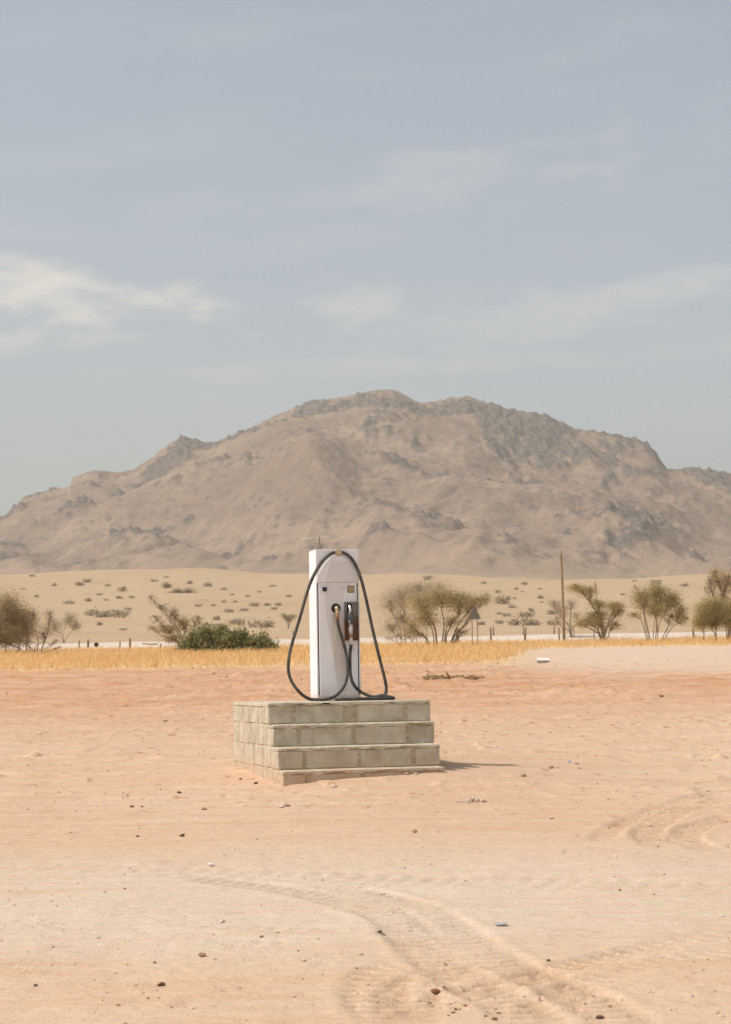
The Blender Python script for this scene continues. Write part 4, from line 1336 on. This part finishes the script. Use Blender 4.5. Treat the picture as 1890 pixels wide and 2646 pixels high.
for i, (px, pt, pb, w, lab) in enumerate(POSTS):
    Yp = 117.5 if i not in (7, 9, 10) else 131
    p = at(px, pb, Yp); gz0 = ground_z(p.x, Yp); h = at(px, pt, Yp).z - gz0
    r = max(.035, w * Yp / FPX * .5)
    ln = random.uniform(-.06, .06)
    me = tube_mesh('fence_post', [(0, 0, -.2), (ln * .5, 0, h * .5), (ln, 0, h - .02), (ln, 0, h)], [r * 1.05, r, r * .95, r * .7], 7)
    o = link('fence_post', me, None, M['post']); o.location = (p.x, Yp, gz0)
    tag(o, lab, 'post', 'fence posts along the pale road')
# a fallen rail and a small board among the posts at left
pa = at(368, 1663, 117); pb_ = at(408, 1664, 117)
o = link('fence_rail', tube_mesh('fence_rail', [Vector((0, 0, 0)), (pb_ - pa) * .5 + Vector((0, 0, -.04)), pb_ - pa + Vector((0, 0, -.0))], .035, 6), None, M['post'])
o.location = pa
tag(o, 'single dark fence rail between two posts at left', 'rail')
p = at(249, 1670, 117.4); gz0 = ground_z(p.x, 117.4)
root = empty('notice_board', (p.x, 117.4, gz0)); tag(root, 'tiny square notice board among the fence posts at left', 'sign')
zc = at(249, 1666, 117.4).z - gz0
link('board', box_mesh('board', -.13, .13, -.015, .015, zc - .12, zc + .12, .01), root, M['gap'])
link('leg', tube_mesh('leg', [(0, .03, -.1), (0, .03, zc + .05)], .025, 6), root, M['post'])


# ------------------------------------------------------------------ golden grass
def blades(n, rng, region):
    P = region(n, rng)
    zz_ = ground_base(P[:, 0], P[:, 1]) - 0.02
    h = rng.uniform(.08, .34, len(P))  * (0.75 + 0.5 * np.clip(fbm(P[:, 0] / 3.0, P[:, 1] / 3.0, 2) + .5, 0, 1))
    ang = rng.uniform(0, np.pi, len(P)); w = rng.uniform(.007, .018, len(P))
    lean = rng.normal(size=(len(P), 2)) * 0.13 + np.array([0.06, 0])
    dx, dy = np.cos(ang) * w, np.sin(ang) * w
    B = np.stack([P[:, 0], P[:, 1], zz_], -1)
    v0 = B + np.stack([-dx, -dy, 0 * dx], -1); v1 = B + np.stack([dx, dy, 0 * dx], -1)
    mid = B + np.stack([lean[:, 0] * .35, lean[:, 1] * .35, h * .6], -1)
    v2 = mid + np.stack([dx, dy, 0 * dx], -1) * .8; v3 = mid + np.stack([-dx, -dy, 0 * dx], -1) * .8
    tip = B + np.stack([lean[:, 0], lean[:, 1], h], -1)
    v4 = tip + np.stack([dx, dy, 0 * dx], -1) * .35; v5 = tip - np.stack([dx, dy, 0 * dx], -1) * .35
    Vv = np.stack([v0, v1, v2, v3, v4, v5], 1).reshape(-1, 3)
    b0 = np.arange(len(P))[:, None] * 6
    Ff = np.concatenate([b0 + np.array([0, 1, 2, 3]), b0 + np.array([3, 2, 4, 5])])
    return Vv, Ff


def grass_region(n, rng):
    X = rng.uniform(-45, 45, n); Y = rng.uniform(62, 114, n)
    nn = fbm(X / 6.0, Y / 5.0, 3)
    xr = X / Y
    near_edge = np.where(xr < 0.066, 66.5 + 5.0 * nn, np.where(xr < 0.090, 66.5 + 5 * nn + (xr - .066) / .024 * 28, 95.0 + 5 * nn))
    # thin towards the ragged edge
    p = sstep(0, 6, Y - near_edge) * 0.75 + 0.25 * (Y > near_edge)
    p = p * np.clip(0.75 + 0.5 * nn, .25, 1)
    tuft = (fbm(X / 1.1 + 33, Y / 1.4, 2) > .42) & (Y > near_edge - 5) & (rng.random(n) < .35)
    keep = (rng.random(n) < p) | tuft
    return np.stack([X, Y], -1)[keep]


gv, gf = blades(170000, np.random.default_rng(71), grass_region)
o = link('dry_grass', npmesh('dry_grass', gv, gf), None, M['grass'])
tag(o, 'band of golden dry grass in front of the trees', 'grass', kind='stuff')


# ------------------------------------------------------------------ stones and litter
def stone_mesh(seed, elong=1.3, flat=.62):
    bm = bmesh.new()
    bmesh.ops.create_icosphere(bm, subdivisions=2, radius=.5)
    rnd = random.Random(seed)
    dirs = [Vector((rnd.gauss(0, 1), rnd.gauss(0, 1), rnd.gauss(0, 1))).normalized() for _ in range(15)]
    for v in bm.verts:
        for d in dirs:
            e = v.co.dot(d) - .31
            if e > 0: v.co -= d * e
        v.co += Vector((rnd.uniform(-1, 1), rnd.uniform(-1, 1), rnd.uniform(-1, 1))) * .018
        v.co.x *= elong; v.co.z *= flat
    me = bpy.data.meshes.new('stone'); bm.to_mesh(me); bm.free()
    return me


M['stone_pale'] = simple_mat('pale_stone', (0.56, 0.46, 0.38), .9, 0, .1, .2, 3)
M['stone_brown'] = simple_mat('brown_stone', (0.36, 0.235, 0.15), .9, 0, .1, .3, 3)
M['stone_dark'] = simple_mat('dark_stone', (0.13, 0.085, 0.058), .9, 0, .1, .3, 3)
M['stone_white'] = simple_mat('white_stone', (0.74, 0.68, 0.62), .85, 0, .1, .1, 3)
M['stone_blue'] = simple_mat('pale_blue_plastic', (0.40, 0.48, 0.56), .5, 0, .3, .1, 3)
STONES = [  # px, py, width px, material, label
    (727, 2087, 20, 'stone_pale', 'pale half of a split stone in front of the plinth'),
    (743, 2086, 17, 'stone_brown', 'brown half of a split stone in front of the plinth'),
    (864, 2034, 17, 'stone_pale', 'small grey stone in front of the plinth steps'),
    (661, 2024, 14, 'stone_dark', 'dark stone at the left foot of the plinth'),
    (622, 2012, 12, 'stone_brown', 'reddish clod beside the plinth side wall'),
    (463, 2053, 14, 'stone_dark', 'dark stone on the sand left of the plinth, nearest the plinth'),
    (341, 2087, 13, 'stone_dark', 'larger of two dark stones side by side at left'),
    (367, 2087, 9, 'stone_dark', 'smaller of two dark stones side by side at left'),
    (527, 2092, 18, 'stone_brown', 'flat brown stone left of the split stone'),
    (471, 2160, 17, 'stone_dark', 'dark flat stone at the edge of the pale track, right one of two'),
    (356, 2161, 11, 'stone_dark', 'dark flat stone at the edge of the pale track, left one of two'),
    (663, 2168, 13, 'stone_pale', 'pointed pale stone below the plinth near the pale track'),
    (545, 2237, 20, 'stone_white', 'flat whitish stone on the pale track'),
    (524, 2474, 23, 'stone_brown', 'large brown stone in the left foreground'),
    (1092, 2048, 11, 'stone_white', 'white scrap lying in front of the plinth'),
    (1354, 2006, 18, 'stone_brown', 'broken brown stone right of the plinth shadow'),
    (1424, 1983, 15, 'stone_brown', 'low brown stone far right of the plinth'),
    (1471, 1968, 13, 'stone_blue', 'pale blue scrap far right of the plinth'),
    (1490, 1972, 15, 'stone_pale', 'pale stone beside the pale blue scrap'),
    (1379, 1980, 8, 'stone_white', 'tiny white pebble right of the plinth shadow'),
    (1254, 2072, 14, 'stone_brown', 'brown stone against the whitish gravel heap'),
    (1427, 2114, 14, 'stone_pale', 'pale stone right of the whitish gravel heap'),
    (1072, 2151, 18, 'stone_brown', 'flat brown stone below the plinth, towards the right'),
    (981, 2408, 16, 'stone_dark', 'dark stone beside the tyre tracks in the foreground'),
    (1418, 2491, 13, 'stone_dark', 'dark reddish stone where the tyre tracks cross'),
    (787, 2484, 12, 'stone_brown', 'orange stone right of the large brown stone'),
    (990, 2306, 18, 'stone_pale', 'pale stone at the upper end of the tyre tracks'),
    (418, 2548, 25, 'stone_dark', 'long dark clod in the bottom left foreground'),
    (92, 2548, 15, 'stone_dark', 'dark clod near the left edge of the foreground'),
    (383, 2581, 9, 'stone_dark', 'left of two tiny dark pebbles in the bottom left foreground'),
    (410, 2582, 7, 'stone_dark', 'right of two tiny dark pebbles in the bottom left foreground'),
    (1552, 2628, 26, 'stone_dark', 'dark clod at the bottom edge beside the right tyre track'),
    (1052, 1999, 16, 'stone_pale', 'left pale stone against the bottom step'),
    (1076, 2000, 14, 'stone_white', 'right pale stone against the bottom step'),
]
for i, (px, py, w, mt, lab) in enumerate(STONES):
    p = unproject(px, py + 3)
    s = w * p.y / FPX * 1.0
    me = stone_mesh(100 + i, 1.15 if w < 40 else 1.2, .6 if mt != 'stone_white' else .42)
    if w > 40:
        for v in me.vertices: v.co.z *= .4
    nm = 'scrap' if 'scrap' in lab else ('clod' if 'clod' in lab else ('gravel_heap' if 'heap' in lab else 'stone'))
    o = link(nm, me, None, M[mt])
    o.location = (p.x, p.y, surf_z(p.x, p.y) + s * .17); o.scale = (s, s, s); o.rotation_euler = (random.uniform(-.2, .2), random.uniform(-.2, .2), random.uniform(-.5, .5))
    tag(o, lab, 'heap' if nm == 'gravel_heap' else ('litter' if nm == 'scrap' else 'stone'))
# a low heap of whitish gravel
p = unproject(1225, 2072)
rng = np.random.default_rng(77)
HV, HF = [], []
ic = bmesh.new(); bmesh.ops.create_icosphere(ic, subdivisions=1, radius=.5)
hv0 = np.array([v.co[:] for v in ic.verts]); hf0 = np.array([[v.index for v in f.verts] for f in ic.faces]); ic.free()
for i in range(70):
    q = rng.normal(size=2) * np.array([.055, .07]); sz_ = rng.uniform(.010, .026)
    zq = max(0, .022 - .2 * abs(q[0]) - .12 * abs(q[1]))
    HV.append(hv0 * sz_ * rng.uniform(.6, 1.4, 3) * (1 + rng.normal(size=(len(hv0), 1)) * .32) + np.array([q[0], q[1], zq + .004])); HF.append(hf0 + i * len(hv0))
o = link('gravel_heap', npmesh('gravel_heap', np.concatenate(HV), np.concatenate(HF)), None, M['stone_pale'])
o.location = (p.x, p.y, surf_z(p.x, p.y))
tag(o, 'low heap of whitish gravel in front of the plinth at right', 'heap', kind='stuff')
# dung clods where the turning tyres churned the sand
CL = [(1128, 2563, 28), (1148, 2557, 12), (1096, 2584, 16), (1120, 2587, 14), (1171, 2624, 12), (1190, 2610, 9), (1205, 2604, 12), (1290, 2622, 14), (1280, 2635, 18), (1178, 2612, 10), (1255, 2634, 10), (1010, 2546, 9), (1225, 2533, 9), (1110, 2580, 10), (1140, 2600, 8), (1160, 2630, 9)]
clm = [stone_mesh(200 + i, 1.4, .5) for i in range(4)]
for m_ in clm: m_.materials.append(M['stone_brown2'] if 'stone_brown2' in M else M.setdefault('stone_brown2', simple_mat('dark_red_clod', (0.20, 0.095, 0.052), .95, 0, .05, .3, 3)))
for i, (px, py, w) in enumerate(CL):
    p = unproject(px, py + 2); s = w * p.y / FPX
    o = bpy.data.objects.new('earth_clod', clm[i % 4]); COL.objects.link(o)
    o.location = (p.x, p.y, surf_z(p.x, p.y) + s * .14); o.scale = (s, s, s); o.rotation_euler = (0, 0, random.uniform(0, 6))
    tag(o, 'dark red earth clod churned up inside the curved tyre tracks at bottom', 'clod', 'earth clods in the curved tyre tracks')

# sheet of flattened metal
p = unproject(1294, 2394)
V, F = [], []
n = 18
for i in range(n):
    a = 2 * math.pi * i / n
    V.append((.036 * math.cos(a), .045 * math.sin(a) * (1.0 if math.sin(a) > 0 else .6), .006 + .004 * math.cos(2 * a)))
V2 = [(x, y, z - .006) for x, y, z in V]
F = [tuple(range(n)), tuple(range(2 * n - 1, n - 1, -1))] + [(i, n + i, n + (i + 1) % n, (i + 1) % n) for i in range(n)]
o = link('metal_sheet', pymesh('metal_sheet', V + V2, F), None, simple_mat('blue_grey_sheet', (0.45, 0.45, 0.44), .5, .2, .4, .1))
o.location = (p.x, p.y, surf_z(p.x, p.y) + .010)
tag(o, 'flat blue-grey scrap of sheet lying on the foreground sand', 'scrap')

# white panel propped on the gravel apron
p = unproject(1402, 1713); k = p.y / FPX
root = empty('discarded_panel', (p.x, p.y, p.z + .02)); tag(root, 'white bent panel with dark underside lying on the pale gravel at right', 'litter')
V, F = [], []
for (x, z, t_) in ((-19, 9, 1), (-15, 5, 2), (-5, 5, 3), (8, 5, 3.5), (19, 4.5, 2.5)):
    for y in (-.5, .25):
        V += [(x * k, y, (z) * k + y * .10 + .06), (x * k, y, (z - t_) * k + y * .10 + .06)]
for i in range(4):
    a = i * 4
    F += [(a, a + 4, a + 6, a + 2), (a + 1, a + 3, a + 7, a + 5), (a, a + 1, a + 5, a + 4), (a + 2, a + 6, a + 7, a + 3)]
F += [(0, 2, 3, 1), (16, 17, 19, 18)]
link('panel', pymesh('panel', V, F), root, M['stone_white'])
link('panel_base', box_mesh('panel_base', -13 * k, 18 * k, -.46, .2, 0.0, 2.2 * k, .02), root, M['stone_dark'])

# cut branch with green leaves
Yb = unproject(1165, 1757).y
p = at(1165, 1757, Yb); gz0 = ground_z(p.x, Yb); k = Yb / FPX
root = empty('cut_branch', (p.x, Yb, gz0)); tag(root, 'fallen cut branch with green leaves lying behind the plinth at right', 'branch')
V, F = [], []
tube(spline3([(-65 * k, 0, .06), (-20 * k, .1, .07), (30 * k, -.1, .05), (70 * k, .1, .05)], 6), .028, 6, True, V, F)
tube([(-2 * k, 0, .05), (-8 * k, 0, 14 * k), (-13 * k, 0, 22 * k)], [.03, .03, .02], 6, True, V, F)
tube(spline3([(5 * k, -.3, .03), (35 * k, -.6, .05), (85 * k, -.4, .05)], 5), .02, 5, True, V, F)
link('wood', pymesh('wood', V, F, True), root, M['rust'])
rng = np.random.default_rng(91)
C = np.concatenate([np.array([c_[0] * k, 0, c_[1] * k]) + rng.normal(size=(c_[3], 3)) * np.array([c_[2] * k, .2, 2.2 * k]) for c_ in ((-45, 3, 9, 240), (-28, 3, 8, 160), (10, 3, 6, 70), (25, 3, 7, 70), (58, 4, 7, 90), (-62, 6, 7, 60))])
C[:, 2] = np.abs(C[:, 2]) + .02
LV, LF = leaf_cloud(C, .05, rng)
link('leaves', npmesh('leaves', LV, LF), root, M['leaf_brown'])

# small gravel strewn over the sand
rng = np.random.default_rng(81)
PV, PF = [], []
base = [Vector(v.co) for v in stone_mesh(5).vertices]
icos = bmesh.new(); bmesh.ops.create_icosphere(icos, subdivisions=1, radius=.5)
iv = np.array([v.co[:] for v in icos.verts]); icf = np.array([[v.index for v in f.verts] for f in icos.faces]); icos.free()
n = 5000
Yq = 7.6 + 62 * rng.random(n) ** 2.0
Xq = Yq * rng.uniform(-.24, .24, n)
cl = fbm(Xq / 2.5 + 70, Yq / 2.5, 3)
keep = rng.random(n) < np.clip(.45 + 1.1 * cl, .06, 1)
lx = (Xq - P0[0]) * PU[0] + (Yq - P0[1]) * PU[1]; lw = (Xq - P0[0]) * PW[0] + (Yq - P0[1]) * PW[1]
keep &= ~((lx > -.1) & (lx < 1.9) & (lw > -.85) & (lw < 2.2))
Xq, Yq = Xq[keep], Yq[keep]; n = len(Xq)
zq = ground_base(Xq, Yq) + fine_relief(Xq, Yq)
sz = np.exp(rng.normal(-5.4, .45, n)) * (1 + Yq / 11)
rv = iv[None] * (1 + rng.normal(size=(n, len(iv), 1)) * .22) * (sz[:, None, None] * rng.uniform([.8, .7, .45], [1.7, 1.3, .9], (n, 3))[:, None, :])
th = rng.uniform(0, 6.28, n)
rx_ = rv[..., 0] * np.cos(th)[:, None] - rv[..., 1] * np.sin(th)[:, None]; ry_ = rv[..., 0] * np.sin(th)[:, None] + rv[..., 1] * np.cos(th)[:, None]
PVv = np.stack([rx_ + Xq[:, None], ry_ + Yq[:, None], rv[..., 2] + (zq + sz * .15)[:, None]], -1).reshape(-1, 3)
PFf = (np.arange(n)[:, None, None] * len(iv) + icf[None]).reshape(-1, 3)
gm, gr, b = new_mat('mixed_gravel', .9, 0, .1)
geo = gr.n.new('ShaderNodeNewGeometry')
rp = gr.n.new('ShaderNodeValToRGB'); rp.color_ramp.interpolation = 'CONSTANT'
els = rp.color_ramp.elements
els[0].position = 0; els[0].color = (.60, .43, .29, 1); els[1].position = .35; els[1].color = (.42, .245, .145, 1)
for ps, cc in ((.58, (.66, .56, .46, 1)), (.84, (.28, .16, .10, 1)), (.90, (.50, .36, .25, 1))):
    e = els.new(ps); e.color = cc
gr.l.new(geo.outputs['Random Per Island'], rp.inputs[0]); gr.l.new(rp.outputs[0], b.inputs['Base Color'])
o = link('gravel', npmesh('gravel', PVv, PFf), None, gm)
tag(o, 'loose small gravel strewn over the sandy ground', 'gravel', kind='stuff')

# ------------------------------------------------------------------ dusty air
hz_me = box_mesh('haze', -1900, 1900, -260, 4600, -20, 520)
hm = bpy.data.materials.new('dusty_air'); hm.use_nodes = True
hn = hm.node_tree.nodes; hn.clear()
ho = hn.new('ShaderNodeOutputMaterial'); hv = hn.new('ShaderNodeVolumePrincipled')
hv.inputs['Color'].default_value = (1.0, 0.925, 0.77, 1)
hv.inputs['Density'].default_value = 0.00021
hv.inputs['Anisotropy'].default_value = 0.2
hm.node_tree.links.new(hv.outputs[0], ho.inputs['Volume'])
o = link('haze', hz_me, None, hm)
tag(o, 'pale dusty haze over the plain and the mountain', 'haze', kind='stuff')
